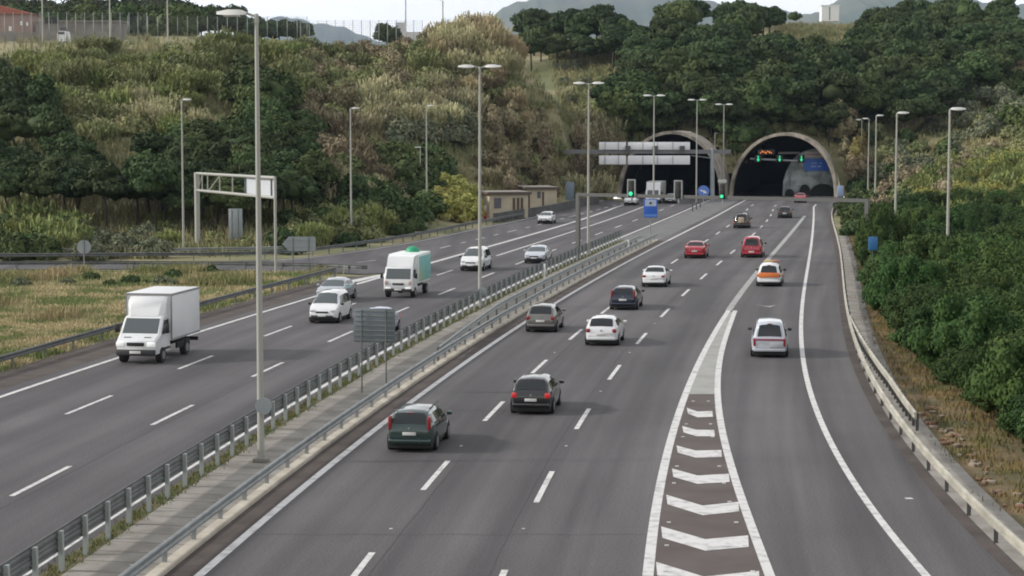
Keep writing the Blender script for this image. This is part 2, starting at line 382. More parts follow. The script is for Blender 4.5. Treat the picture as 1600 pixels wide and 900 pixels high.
for x_, y_, Y_ in [ # left hill: pixel of the bare ground and its distance
    (0,400,184),(200,395,186),(400,385,192),(550,368,206),(690,342,236),(760,332,258),(860,318,290),(900,312,305),
    (0,300,218),(200,300,220),(400,300,228),(550,300,246),(700,300,268),(820,295,292),
    (0,240,240),(200,240,242),(400,240,250),(600,240,275),(750,240,292),(860,250,305),
    (0,160,272),(200,160,275),(400,160,280),(600,160,300),(740,160,308),(820,160,312),
    (-100,100,310),(0,90,305),(150,85,308),(300,72,312),(400,70,315),(500,95,315),(620,95,320),(740,60,325),(800,85,325),(840,130,322),(880,200,318),(902,262,316),
    (-100,80,380),(0,72,370),(150,68,370),(300,62,370),(450,66,370),(560,84,370),(640,84,370),(730,48,345),(760,55,360),
    (0,66,430),(300,60,430),(640,90,430),(560,96,335),(600,98,345),(600,100,380),(640,98,345),(680,84,350),(680,92,400),(520,94,345),(560,100,430),(500,94,400),(600,104,500),(640,104,500),(540,104,500),
    (850,230,372),(900,190,372),(860,150,420),(820,110,450),
    # central hill
    (930,260,345),(960,215,352),(1000,190,358),(1060,180,358),(1130,190,352),(1220,185,360),(1300,200,358),(1340,240,350),
    (900,170,400),(1000,130,410),(1100,120,415),(1200,120,415),(1300,125,420),(1400,130,420),
    (1000,70,460),(1100,65,465),(1200,75,460),(1300,75,470),(1400,75,470),(1500,80,470),(1600,90,450),
    (860,78,490),(950,60,520),(1100,54,530),(1200,58,520),(1280,34,540),(1350,52,530),(1450,50,530),(1600,54,520),(1700,50,520),
    # right slope
    (1380,290,330),(1400,230,352),(1450,310,262),(1450,250,320),(1500,200,365),(1600,300,250),(1600,240,285),(1600,180,330),(1500,300,285),(1700,300,240),(1700,180,300),(1600,130,400),
    (1700,370,200)]:
    q = at(x_, y_, Y_); CP.append((q.x, q.y, q.z))
for yy in range(30, 300, 30):
    for dx in (0, 12): CP.append((float(np.interp(yy, [p[1] for p in RB[1:]], [p[0] for p in RB[1:]])) + dx * (yy < 215), yy, 0))
for yy in range(30, 180, 30):
    for xx in (-100, -60, -30, 0): CP.append((xx, yy, 0))
for (xx, yy) in LB: CP.append((xx, yy, 0))
for (xx, yy) in ((60, 60), (60, 120), (55, 170), (100, 60)): CP.append((xx, yy, 0))
CP = np.array(CP)
dd = np.hypot(CP[:, None, 0] - CP[None, :, 0], CP[:, None, 1] - CP[None, :, 1])
A_ = -dd - np.eye(len(CP)) * 2.0
nC = len(CP); Mx = np.zeros((nC + 1, nC + 1)); Mx[:nC, :nC] = A_; Mx[:nC, nC] = 1; Mx[nC, :nC] = 1
sol = np.linalg.solve(Mx, np.append(CP[:, 2], 0))
def vnoise(x, y, s, seed):
    x = np.asarray(x) / s; y = np.asarray(y) / s; xi = np.floor(x).astype(int); yi = np.floor(y).astype(int); fx = x - xi; fy = y - yi
    fx = fx * fx * (3 - 2 * fx); fy = fy * fy * (3 - 2 * fy)
    h = lambda a, b: np.modf(np.sin(a * 127.1 + b * 311.7 + seed * 74.7) * 43758.5453)[0]
    return (h(xi, yi) * (1 - fx) + h(xi + 1, yi) * fx) * (1 - fy) + (h(xi, yi + 1) * (1 - fx) + h(xi + 1, yi + 1) * fx) * fy
def terrain(x, y):
    x = np.atleast_1d(np.asarray(x, float)); y = np.atleast_1d(np.asarray(y, float)); sh = x.shape; x = x.ravel(); y = y.ravel()
    xc = np.clip(x, -170, 230); yc = np.clip(y, 0, 560); h = np.empty(x.shape)
    for i in range(0, len(x), 20000):
        s = slice(i, i + 20000); r = np.hypot(xc[s, None] - CP[None, :, 0], yc[s, None] - CP[None, :, 1]); h[s] = -r @ sol[:nC] + sol[nC]
    h = np.maximum(h, 0)
    ins = inside_poly(x, y, poly); d = dist_poly(x, y, poly); t = np.clip(d / 9.0, 0, 1); t = t * t * (3 - 2 * t); t[ins] = 0
    bump_ = vnoise(x, y, 14, 1) * 1.2 + vnoise(x, y, 5, 2) * .5
    h = (h + bump_ * np.clip(h / 6, 0, 1)) * t
    h = h + 48 * np.clip((-90 - y) / 120, 0, 1) ** 1.3  # unseen hill added behind the camera to darken reflections in the cars
    far = np.clip((y - 600) / 400, 0, 1); h = h * (1 - far) + np.minimum(h, 18) * far
    far = np.clip((np.abs(x) - 260) / 300, 0, 1); h = h * (1 - far * .5)
    return (h - .06).reshape(sh)
# tunnels
TUN = []
for (cx, wpx, Yp, hp) in ((1047, 165, 325, 11.0), (1224, 168, 332, 10.7)):
    TUN.append(dict(c=Vector(((cx - 800) * Yp / F_PX, Yp, 0)), a=wpx / 2 * Yp / F_PX, h=hp))
def tun_local(t, x, y):
    dx = x - t['c'].x; dy = y - t['c'].y
    return dx * AX[0] + dy * AX[1], dx * AX[1] - dy * AX[0]          # along, across
xs = np.concatenate([np.array([-5000, -2500, -1200, -600, -350]), np.arange(-200, -60, 4.0), np.arange(-60, 80, 1.5), np.arange(80, 240, 4.0), np.array([350, 600, 1200, 2500, 5000])])
ys = np.concatenate([np.array([-600, -400, -300, -240, -210, -190, -170, -150, -130, -110, -90, -50]), np.arange(0, 160, 5.0), np.arange(160, 400, 1.5), np.arange(400, 640, 5.0), np.array([700, 850, 1100, 1600, 2600, 5000, 14000])])
gx, gy = np.meshgrid(xs, ys); gz = terrain(gx, gy)
nx, ny = len(xs), len(ys)
idx = np.arange(nx * ny).reshape(ny, nx)
q = np.stack([idx[:-1, :-1], idx[:-1, 1:], idx[1:, 1:], idx[1:, :-1]], -1).reshape(-1, 4)
cxm = gx.ravel()[q].mean(1); cym = gy.ravel()[q].mean(1); czm = gz.ravel()[q].max(1)
kill = np.zeros(len(q), bool)
for t in TUN:
    al, ac = tun_local(t, cxm, cym); hh = t['h'] * np.sqrt(np.clip(1 - (ac / t['a']) ** 2, 0, 1))
    kill |= (al > -2.5) & (al < 60) & (np.abs(ac) < t['a'] + .3) & (czm > .05) & np.where(al < 2.2, gz.ravel()[q].min(1) < hh + .2, czm < hh)
q = q[~kill]
me = bpy.data.meshes.new('ground'); me.from_pydata(np.stack([gx.ravel(), gy.ravel(), gz.ravel()], -1).tolist(), [], q.tolist())
GRD = mat('ground', (.26, .225, .125), .95, col2=(.13, .14, .06), scale=.07, detail=10, bump=.8, bscale=1.2, ramp=(.38, .6))
me.materials.append(GRD); me.polygons.foreach_set('use_smooth', [True] * len(me.polygons))
ground = link('ground', me); ground['kind'] = 'structure'
def hgt(x, y):
    i = min(max(np.searchsorted(xs, x) - 1, 0), nx - 2); j = min(max(np.searchsorted(ys, y) - 1, 0), ny - 2)
    fx = min(max((x - xs[i]) / (xs[i + 1] - xs[i]), 0), 1); fy = min(max((y - ys[j]) / (ys[j + 1] - ys[j]), 0), 1)
    return float((gz[j, i] * (1 - fx) + gz[j, i + 1] * fx) * (1 - fy) + (gz[j + 1, i] * (1 - fx) + gz[j + 1, i + 1] * fx) * fy)
def hit(px, py, lift=0.0, y0=60.0, y1=640.0):
    """where the ray through a pixel meets the ground raised by lift"""
    u = (px - 800) / F_PX; v = (450 - py) / F_PX
    d = (u, math.cos(PITCH) + v * math.sin(PITCH), -math.sin(PITCH) + v * math.cos(PITCH))
    Y = y0
    while Y < y1:
        t = Y / d[1]; x = d[0] * t; z = H_CAM + d[2] * t; g = hgt(x, Y)
        if z < g + lift: return Vector((x, Y, g))
        Y += 1.0
    return None

# tunnels: flared concrete tube standing proud of the slope
TCON = mat('tunnel_concrete', (.40, .35, .29), .9, col2=(.17, .15, .125), scale=.9, stretch=(1, 1, .5), detail=8, bump=.3, bscale=3)
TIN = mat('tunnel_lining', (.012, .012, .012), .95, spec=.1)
def arch(a, h, n=28): return [(a * math.cos(PI * k / n), h * math.sin(PI * k / n) ** .92) for k in range(n + 1)]
def tunnel(t, label):
    r = empty('tunnel', t['c'], -math.radians(10.7), label, 'tunnel', 'motorway tunnel portals in the hillside')
    R = [Vector((x_, 0, z_)) for x_, z_ in arch(t['a'], t['h'])]; ai, hi = t['a'] - .55, t['h'] - .50
    Ri = [Vector((x_, 0, z_)) for x_, z_ in arch(ai, hi)]; Ri2 = [Vector((x_, 0, z_)) for x_, z_ in arch(ai - .10, hi - .08)]
    n = len(R); tilt = lambda v, y_: Vector((v.x, y_ + v.z * .18, v.z))
    V = [tilt(v, -.8) for v in R] + [tilt(v, -.8) for v in Ri] + [tilt(v, .3) for v in Ri2] + [Vector((v.x, 16, v.z)) for v in R]
    Fs = []
    for i in range(n - 1):
        Fs += [(i, i + 1, n + i + 1, n + i), (n + i, n + i + 1, 2 * n + i + 1, 2 * n + i), (i + 1, i, 3 * n + i, 3 * n + i + 1)]
    MB().add(V, Fs, True).build('portal_ring', TCON, r, 30)
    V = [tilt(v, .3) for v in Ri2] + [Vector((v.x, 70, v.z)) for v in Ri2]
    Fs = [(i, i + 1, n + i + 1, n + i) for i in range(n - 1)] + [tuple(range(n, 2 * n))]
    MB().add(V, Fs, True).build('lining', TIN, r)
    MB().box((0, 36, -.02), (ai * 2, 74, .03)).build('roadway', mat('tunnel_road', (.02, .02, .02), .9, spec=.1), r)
    return r
tL = tunnel(TUN[0], 'left tunnel mouth with pale concrete arch behind the white sign backs')
tR = tunnel(TUN[1], 'right tunnel mouth with pale concrete arch and green lane arrows inside')

# far hills
def far_hill(pts, Y, m, depth=1800):
    V = []; Fs = []; n = len(pts)
    P = [(np.interp(k, [p[0] for p in pts], [p[1] for p in pts])) for k in np.linspace(pts[0][0], pts[-1][0], 90)]
    X_ = np.linspace(pts[0][0], pts[-1][0], 90)
    rows = 8
    for j in range(rows + 1):
        t = j / rows
        for k in range(90):
            top = at(X_[k], P[k] - 3 * math.sin(k * 1.7) * .6 - 2.0 * math.sin(k * .63 + 1), Y)
            z = 10 + (top.z - 10) * math.sin(t * PI / 2) + (vnoise(k * 7.0, j * 9.0, 11, 5) - .5) * 34 * (1 - t)
            V.append((top.x, Y - depth * (1 - t), float(z)))
    for k in range(90): V.append((V[rows * 90 + k][0], Y + depth, 5))
    for j in range(rows + 1):
        for k in range(89):
            a = j * 90 + k; Fs.append((a, a + 1, a + 91, a + 90))
    o = MB().add(V, Fs, True).build('hills', m); o['kind'] = 'structure'
HM = mat('far_woods', (.05, .075, .04), .95, col2=(.11, .11, .065), scale=.0025, detail=12)
far_hill([(-100,60),(380,55),(430,28),(470,30),(520,40),(560,52),(610,68),(700,90)], 11000, HM)
far_hill([(640,90),(740,42),(770,25),(800,8),(840,-8),(900,-14),(1000,-8),(1060,-2),(1130,6),(1200,12),(1240,26),(1290,30)], 8600, HM)
far_hill([(1180,45),(1290,14),(1310,0),(1380,-12),(1460,-4),(1530,8),(1600,10),(1700,0)], 7600, HM)

# ------------------------------------------------------------------ common materials
GALV = mat('galvanised_steel', (.30, .32, .32), .5, .35, col2=(.22, .235, .235), scale=1.5)
GALVL = mat('light_galvanised', (.34, .37, .36), .55, .2)
GALVD = mat('weathered_steel', (.15, .16, .16), .6, .3, col2=(.1, .105, .105), scale=1.5)
CREAM = mat('pale_rail', (.44, .415, .35), .55, .1, col2=(.28, .265, .22), scale=.9)
POLE = mat('pole_grey', (.36, .36, .33), .55, .2)
LAMPW = mat('lamp_housing', (.72, .72, .70), .4)
SIGNB = mat('sign_back', (.34, .37, .39), .5, .3, col2=(.28, .31, .33), scale=.8)
SIGNBD = mat('sign_back_dark', (.16, .19, .21), .55, .2, col2=(.13, .155, .17), scale=.8)
PANELW = mat('panel_white', (.80, .81, .83), .45)
BLUE = mat('sign_blue', (.03, .12, .50), .4)
BLACK = mat('black_plastic', (.012, .012, .013), .5)
WHITE = mat('white_paint', (.78, .78, .77), .4)
DARKST = mat('dark_steel', (.10, .10, .10), .5, .3)
GREENL = mat('green_lamp', (.02, .4, .2), .4, emit=((.04, 1.0, .42), .7))
AMBERL = mat('amber_lamp', (.6, .2, .05), .4, emit=((1.0, .25, .04), .8))

# ------------------------------------------------------------------ guardrails
def wbeam(h): return [(.00, h), (.05, h - .03), (.05, h - .09), (.00, h - .13), (.00, h - .18), (.05, h - .22), (.05, h - .28), (.00, h - .31), (-.035, h - .31), (.0, h - .27), (.0, h - .23), (-.03, h - .18), (-.03, h - .13), (.0, h - .08), (.0, h - .04), (-.03, h)]
def guardrail(name, label, cat, pts, side, spacing, m, mp, heights=(.76,), posth=.72, group=None, blocks=True, prof=None, pw=.06):
    """side: +1 when the beam faces right of the travel direction of pts"""
    r = empty(name, (pts[0][0], pts[0][1], 0), 0, label, cat, group)
    base = Vector((pts[0][0], pts[0][1], 0)); P = [Vector((p[0], p[1], 0)) - base for p in pts]
    for h in heights:
        sweep('beam', [(p.x, p.y) for p in P], [(o_ * side, hh) for o_, hh in (prof or wbeam(h))], m, r)
    pm = MB().box((0, .10 * side, posth / 2), (pw, .12, posth))
    for h in heights:
        if blocks: pm.box((0, .04 * side, h - .16), (.10, .09, .20))
    pme = pm.mesh('post', mp)
    acc = 0; cnt = []; nxt = .3
    for a, b in zip(P, P[1:]):
        L = (b - a).length
        while nxt <= acc + L:
            d = (b - a).normalized(); p = a + d * (nxt - acc); cnt.append((p, math.atan2(d.y, d.x))); nxt += spacing
        acc += L
    for p, an in cnt[:100]:
        o = link('post', pme, r); o.location = p; o.rotation_euler = (0, 0, an)
    if len(cnt) > 100:
        st = MB()
        for p, an in cnt[100:]:
            Mx_ = Matrix.Translation(p) @ Matrix.Rotation(an, 4, 'Z'); st.add([Mx_ @ Vector(v) for v in pm.v], pm.f)
        st.build('posts', mp, r)['kind'] = 'stuff'
    return r
guardrail('guardrail', 'low steel guardrail along the kerb right of the median concrete', 'guardrail', curve_pts(off(cL0, -1.12), 44, 206), 1, 3.0, GALV, GALV, pw=.09)
guardrail('guardrail', 'second rail close behind the kerb rail, in the far half of the median', 'guardrail',
          [(X(cL0, y) - 1.35 - .95 * min(1, max(0, (y - 100) / 25)), y) for y in np.arange(100, 204, 2.0)], 1, 4.0, GALV, GALVD, heights=(.82,))
guardrail('guardrail', 'tall double rail on closely set posts beside the white line of the left carriageway', 'guardrail', curve_pts(off(cM0, .80), 44, 206), -1, 2.1, GALVD, GALVL, heights=(1.16, .86), posth=1.12, pw=.15)
guardrail('guardrail', 'steel guardrail between dry grass and left carriageway, behind the white box truck', 'guardrail', curve_pts(off(cE, -3.75), 58, 157), 1, 4.0, GALVD, GALVD)
guardrail('guardrail', 'pale cream guardrail along the curving right edge of the exit lane', 'guardrail', curve_pts(off(cRE, .38), 44, 285), -1, 4.0, CREAM, DARKST,
          prof=[(.0, .80), (.06, .77), (.07, .70), (.02, .67), (.02, .62), (.07, .59), (.07, .53), (0, .50), (-.04, .50), (-.04, .80)])
guardrail('guardrail', 'shorter pale rail standing just behind the cream one on the right bend', 'guardrail', [(X(cRE, y) + .38 + .75 * min(1, max(0, (118 - y) / 30)), y) for y in np.arange(77, 119, 2.0)], -1, 1.3, CREAM, DARKST,
          prof=[(.0, .80), (.06, .77), (.07, .70), (.02, .67), (.02, .62), (.07, .59), (.07, .53), (0, .50), (-.04, .50), (-.04, .80)])
roo = [a + (a - b).normalized() * .9 for a, b in zip(ro, ri)]; rii = [b + (b - a).normalized() * .9 for a, b in zip(ro, ri)]
guardrail('guardrail', 'long steel guardrail at the foot of the hill outside the exit ramp', 'guardrail', [(p.x, p.y) for p in roo[8:-14]], 1, 3.2, GALVD, GALVD)
guardrail('guardrail', 'steel guardrail between dry grass and the near side of the exit ramp', 'guardrail', [(p.x, p.y) for p in rii[8:56]], -1, 3.2, GALVD, GALVD)
# sloping rail up the verge behind the ramp
guardrail('guardrail', 'upper rail just above the ramp rail, in front of the sign gantry', 'guardrail', [(x_, float(np.interp(x_, [-60, -33, -24, -19], [181, 181, 183, 185]))) for x_ in np.arange(-60, -18, 2.0)], 1, 4.0, GALV, GALVD)

# dark retaining wall beside the toll cabins
wl = [G(772, 348), G(800, 343), G(840, 337), G(880, 329), G(905, 323), G(935, 318)]
o = sweep('wall', [(p.x, p.y) for p in wl], [(-.15, 0), (.15, 0), (.15, 1.15), (-.15, 1.15)], mat('dark_wall', (.10, .10, .10), .9, col2=(.06, .06, .055), scale=.4)); tag(o, 'dark low concrete barrier in front of the beige cabins', 'wall')

# ------------------------------------------------------------------ lamp posts
def lamp_head(parent, x, s, hz, big=1.0):
    h = MB(); L = 1.05 * big
    V = []
    for (u, w1, zt, zb) in ((0, .10, .04, -.05), (.2, .20, .12, -.07), (.6, .22, .13, -.07), (1.0, .13, .06, -.04)):
        V += [(x + s * u * L, -w1, zb), (x + s * u * L, w1, zb), (x + s * u * L, w1 * .8, zt), (x + s * u * L, -w1 * .8, zt)]
    V = [Vector((v[0], v[1] * big, v[2] * big + hz)) for v in V]
    Fs = [(0, 1, 2, 3), (12, 15, 14, 13)]
    for i in range(3):
        for k in range(4): Fs.append((i * 4 + k, i * 4 + 4 + k, i * 4 + 4 + (k + 1) % 4, i * 4 + (k + 1) % 4))
    o = h.add(V, Fs, True).build('lamp_head', LAMPW, parent)
    MB().box((x + s * .5 * L, 0, hz - .09 * big), (.55 * big, .26 * big, .05)).build('lens', mat('lamp_lens', (.5, .5, .48), .2) if 'lamp_lens' not in bpy.data.materials else bpy.data.materials['lamp_lens'], o)
def lamp_post(p, H, arms, label, group, rz=0, r0=.17, arm=.75, big=1.0, hstart=None):
    r = empty('street_lamp', p, rz, label, 'street lamp', group)
    MB().bar((0, 0, .02), (0, 0, H - .1), r0, 12, r0 * .5).build('pole', POLE, r)
    MB().box((0, 0, .08), (.5, .5, .14), ch=.02).build('base', CONC, r)
    b = MB()
    for s in arms: b.bar((0, 0, H - .12), (s * arm, 0, H), .045, 8)
    b.bar((0, 0, H - .35), (0, 0, H - .02), .085, 10, .07)
    b.build('arm', POLE, r)
    for s in arms: lamp_head(r, s * arm, s, H, big)
    return r
HD = math.radians(-8)
GM = 'lamp posts along the median'
M6 = [(408, 722, 'nearest lamp post on the median concrete, tallest in view'), (750, 480, 'double lamp post second nearest in the median, with a small round plate'),
      (919, 399, 'third double lamp post of the median, beside the dark gantry leg'), (1021, 339, 'double lamp post seen in front of the white sign backs'),
      (1088, 318, 'double lamp post in front of the right edge of the left tunnel'), (1130, 311, 'farthest double lamp post, between the two tunnels')]
for i, (x_, y_, lb) in enumerate(M6):
    p = G(x_, y_); lamp_post(p, 15.3 if i == 5 else (15.8 if i else 15.9), (-1, 1) if i else (-1,), lb, GM, HD, .135 if i < 1 else .13, arm=.36)
for (x_, y_, H_, lb) in ((287, 393, 14.3, 'single lamp post left of the truss gantry'), (549, 378, 13.6, 'single lamp post by the bushes above the ramp'), (667, 350, 13.1, 'single lamp post beside the yellow green bush')):
    p = G(x_, y_); p.z = max(0, hgt(p.x, p.y)); lamp_post(p, H_, (1,), lb, 'single lamp posts at the foot of the left hill', 0, .12, arm=.12, big=.75)
for (x_, y_, H_, lb) in ((1479, 462, 13.1, 'nearest lamp post rising from the right bushes'), (1398, 397, 13.1, 'second lamp post rising from the right bushes'),
                         (1367, 330, 13.3, 'third lamp post on the right, with its foot in dark bushes'), (1356, 312, 13.0, 'fourth lamp post on the right, middle of the far cluster'), (1345, 302, 12.9, 'farthest lamp post on the right, left of the far cluster')):
    p = G(x_, y_); lamp_post(p, H_, (-1,) if x_ < 1360 else (1,), lb, 'lamp posts along the right side', 0, .13, arm=.05 if x_ > 1360 else .1, big=1.0 if x_ > 1390 else .9)
def tall_pole(x_, y_top, y_base, Y, label, head=True):
    a = at(x_, y_base, Y); H_ = (y_base - y_top) * Y / F_PX; g = hgt(a.x, Y); r = empty('street_lamp', (a.x, Y, g), 0, label, 'street lamp', 'lamp poles on the hilltop')
    H_ += a.z - g
    MB().bar((0, 0, 0), (0, 0, H_), .17, 8, .1).build('pole', POLE, r)
    b = MB().bar((0, 0, H_ - .05), (-.9, 0, H_ + .35), .05, 6); b.build('arm', POLE, r)
    MB().box((-1.2, 0, H_ + .33), (.9, .3, .14), ch=.04).build('lamp_head', LAMPW, r)
for a in ((67, -30, 64, 362, 'tall pole beside the dark boards on the hilltop'), (172, 0 - 6, 46, 350, 'second tall pole from the left on the hilltop'), (262, -10, 46, 350, 'third tall pole from the left on the hilltop'),
          (634, -14, 62, 372, 'tall grey mast standing against the white sky'), (692, 2, 42, 350, 'curved lamp pole just left of the tan canes on the ridge')):
    tall_pole(*a)
p = hit(657, 300, 0) or Vector((0, 260, 5)); a = at(657, 230, p.y); r = empty('street_lamp', p, 0, 'small lamp on a thin pole in the scrub left of the second lamp post', 'street lamp')
MB().bar((0, 0, 0), (0, 0, a.z - p.z), .06, 8).build('pole', POLE, r); MB().box((-.3, 0, a.z - p.z), (.8, .3, .12), ch=.03).build('lamp_head', LAMPW, r)

# round plates on the median lamp posts
for (x_, y_, base, lb, rr) in ((412, 634, (411, 722), 'round grey sign back on the nearest median lamp post', .30), (753, 455, (752, 480), 'round grey sign back low on the second median lamp post', .28)):
    g = G(*base); Y_ = g.y + (-.2 if x_ < 500 else -.2); a = at(x_, y_, Y_)
    o = MB().bar((0, -.02, 0), (0, .02, 0), rr, 24).build('round_sign', SIGNB); o.location = (a.x, Y_ - .06, a.z); tag(o, lb, 'sign')

# ------------------------------------------------------------------ signs and gantries
def panel_sign(name, px0, px1, ytop, ybot, base_px, label, m, posts=(.25, .75), ribs=5, face=None, rz=0, th=.05, group=None, shape=None):
    g = G(*base_px); g.z = max(g.z, hgt(g.x, g.y) if g.y > 170 else 0); Y_ = g.y
    a = at(px0, ytop, Y_); b = at(px1, ybot, Y_); W_ = b.x - a.x; cx = (a.x + b.x) / 2
    r = empty(name, (cx, Y_, g.z), rz, label, 'sign', group); z0 = b.z - g.z; z1 = a.z - g.z
    if shape: pts = [(sx * W_ / 2, z0 + (z1 - z0) * sz) for sx, sz in shape]; MB().prism(pts, -th / 2, th / 2).build('panel', m, r)
    else: MB().box((0, 0, (z0 + z1) / 2), (W_, th, z1 - z0), ch=.015).build('panel', m, r)
    for k in range(ribs):
        zz = z0 + (z1 - z0) * (k + .5) / ribs; MB().box((0, -th / 2 - .012, zz), (W_ * .96, .022, .035)).build('rib', GALV, r)
    for t in posts: 
        yp = .10 if name in ('roadside_sign', 'portal_sign') else -.10; MB().bar((W_ * (t - .5), yp, 0), (W_ * (t - .5), yp, z1 - .05), .034, 10).build('post', GALVD, r)
    return r
panel_sign('motorway_sign', 552, 618, 482, 535, (584, 614), 'back of a grey ribbed sign panel on two thin posts in the median', SIGNBD, (.2, .79), ribs=7, rz=HD)
panel_sign('arrow_sign', 441, 493, 370, 392, (467, 431), 'grey arrow shaped sign back pointing left, at the ramp nose', SIGNB, (.33, .80), ribs=2,
           shape=[(-1, .5), (-.62, 1), (.92, 1), (1, .9), (1, .1), (.92, 0), (-.62, 0)])
panel_sign('tall_sign', 357, 379, 326, 373, (368, 391), 'tall narrow grey sign back beneath the truss gantry', SIGNB, (.25, .72), ribs=0)
panel_sign('portal_sign', 884, 897, 284, 312, (890, 322), 'small blue grey sign at the left edge of the road before the left tunnel', mat('sign_bluegrey', (.16, .2, .26), .5), (.5,), ribs=0)
r = panel_sign('portal_sign', 1308, 1318, 290, 307, (1313, 322), 'small pale blue sign right of the right tunnel mouth', mat('sign_paleblue', (.3, .38, .55), .5), (.5,), ribs=0)
r = panel_sign('roadside_sign', 1357, 1371, 370, 391, (1364, 445), 'small blue sign standing in the bushes beside the exit lane', mat('sign_blue2', (.04, .16, .38), .5), (.5,), ribs=0)
# round sign, left verge
g = G(132, 424); r = empty('round_sign', g, 0, 'round grey sign back on a thin post in the dry grass', 'sign'); a = at(132, 386, g.y)
MB().bar((0, -.02, a.z), (0, .02, a.z), .58, 28).build('disc', SIGNB, r); MB().bar((0, -.06, 0), (0, -.06, a.z + .5), .04, 8).build('post', GALV, r)
MB().box((0, -.035, a.z), (.16, .02, 1.1)).build('rib', SIGNBD, r)
# blue sign with pictogram at the end of the median
g = G(1018, 366); r = empty('blue_sign', g, 0, 'blue sign with a small pale picture panel above, on a post at the median end', 'sign')
a = at(1006, 311, g.y); b = at(1027, 340, g.y); W_ = b.x - a.x; cx = (a.x + b.x) / 2 - g.x; hh = a.z - b.z
MB().box((cx, 0, b.z + hh / 2), (W_, .06, hh), ch=.02).build('panel', BLUE, r)
MB().box((cx, -.04, b.z + hh * .79), (W_ * .82, .02, hh * .34)).build('picture_panel', mat('pale_blue', (.42, .5, .62), .5), r)
MB().bar((cx, -.06, b.z + hh * .78), (cx, -.05, b.z + hh * .78), .14, 16).build('pictogram', BLACK, r)
MB().box((cx, -.04, b.z + hh * .12), (W_ * .92, .02, hh * .13)).build('lower_band', mat('mid_blue', (.10, .24, .6), .5), r)
MB().bar((cx, .06, 0), (cx, .06, a.z), .06, 8).build('post', GALV, r)
# round blue keep-right sign
g = G(1099, 326); r = empty('round_blue_sign', g, 0, 'round blue sign with a white arrow at the nose between the tunnels', 'sign'); a = at(1099, 299, g.y)
MB().bar((0, -.02, a.z), (0, .02, a.z), .85, 28).build('disc', mat('sign_blue3', (.10, .2, .55), .4), r); MB().bar((0, .06, 0), (0, .06, a.z + .4), .05, 8).build('post', GALV, r)
MB().prism([(-.45, a.z + .28), (.12, a.z + .05), (.02, a.z + .28), (.5, a.z - .22), (-.08, a.z - .3), (.05, a.z - .12), (-.5, a.z + .1)], -.045, -.024).build('arrow', WHITE, r)
for (x_, y_) in ((1082, 330), (1088, 327), (1094, 324)):
    g = G(x_, y_); o = MB().bar(g, g + Vector((0, 0, 1.0)), .10, 8).build('bollard', DARKST); tag(o, 'short dark bollard at the paved nose in front of the left tunnel', 'bollard', 'dark bollards at the nose')
# white delineators in the median
for (x_, y_, h_, lb) in ((851, 436, 1.2, 'slim white delineator standing in the median beside the silver car'), (982, 390, .9, 'small white delineator at the far end of the double rail')):
    g = G(x_, y_); o = MB().box((0, 0, h_ / 2), (.13, .10, h_), ch=.02).build('delineator', WHITE); o.location = g; tag(o, lb, 'delineator')
# red and white post near the cabins
g = G(758, 343); r = empty('barrier_post', g, 0, 'red and white post left of the beige cabins', 'post')
MB().box((0, 0, .45), (.42, .3, .9), ch=.05).build('base', mat('post_red', (.35, .05, .05), .6), r); MB().box((0, 0, 1.35), (.32, .25, .9), ch=.05).build('upper', mat('post_pale', (.5, .38, .35), .6), r)

# truss gantry on the left (seen from behind)
gl = G(309, 392); gr_ = G(431, 428); r = empty('sign_gantry', gl, 0, 'steel truss gantry with a white sign back, over the exit ramp', 'gantry')
A3 = Vector((0, 0, 0)); B3 = Vector((gr_.x - gl.x, gr_.y - gl.y, 0)); zt = at(309, 271, gl.y).z; zb = zt - 1.6; rz_ = math.atan2(B3.y, B3.x)
zt2 = at(431, 278, gr_.y).z
L_ = B3.length; ux = B3.normalized()
MB().bar((0, 0, 0), (0, 0, zt + .1), .26, 12).build('post', POLE, r); MB().bar(B3, B3 + Vector((0, 0, zt + .42)), .11, 10).build('post', POLE, r)
tr = MB()
for z_ in (zb, zt): tr.bar((0, 0, z_), B3 + Vector((0, 0, z_ + .36)), .13, 8)
tr.build('chord', POLE, r)
tr = MB(); fr = [0, .08, .16, .33, .5]
for i, f_ in enumerate(fr): MB().bar(B3 * f_ + Vector((0, 0, zb + .36 * f_)), B3 * f_ + Vector((0, 0, zt + .36 * f_)), .06, 6).build('bracing', POLE, r)
MB().bar(B3 * .02 + Vector((0, 0, zb)), B3 * .08 + Vector((0, 0, zt)), .05, 6).build('bracing', POLE, r); MB().bar(B3 * .16 + Vector((0, 0, zb)), B3 * .33 + Vector((0, 0, zt)), .07, 6).build('bracing', POLE, r)
n_ = Vector((ux.y, -ux.x, 0))
MB().box(B3 * .80 - n_ * .25 + Vector((0, 0, (zb + zt) / 2 + .29)), (L_ * .36, .06, 1.45), rz=rz_).build('sign_back', mat('panel_grey_white', (.52, .54, .58), .45), r)
for f_ in (.64, .79, .94): MB().box(B3 * f_ - n_ * .15 + Vector((0, 0, (zb + zt) / 2 + .29)), (.16, .12, 1.5), rz=rz_).build('rib', SIGNBD, r)

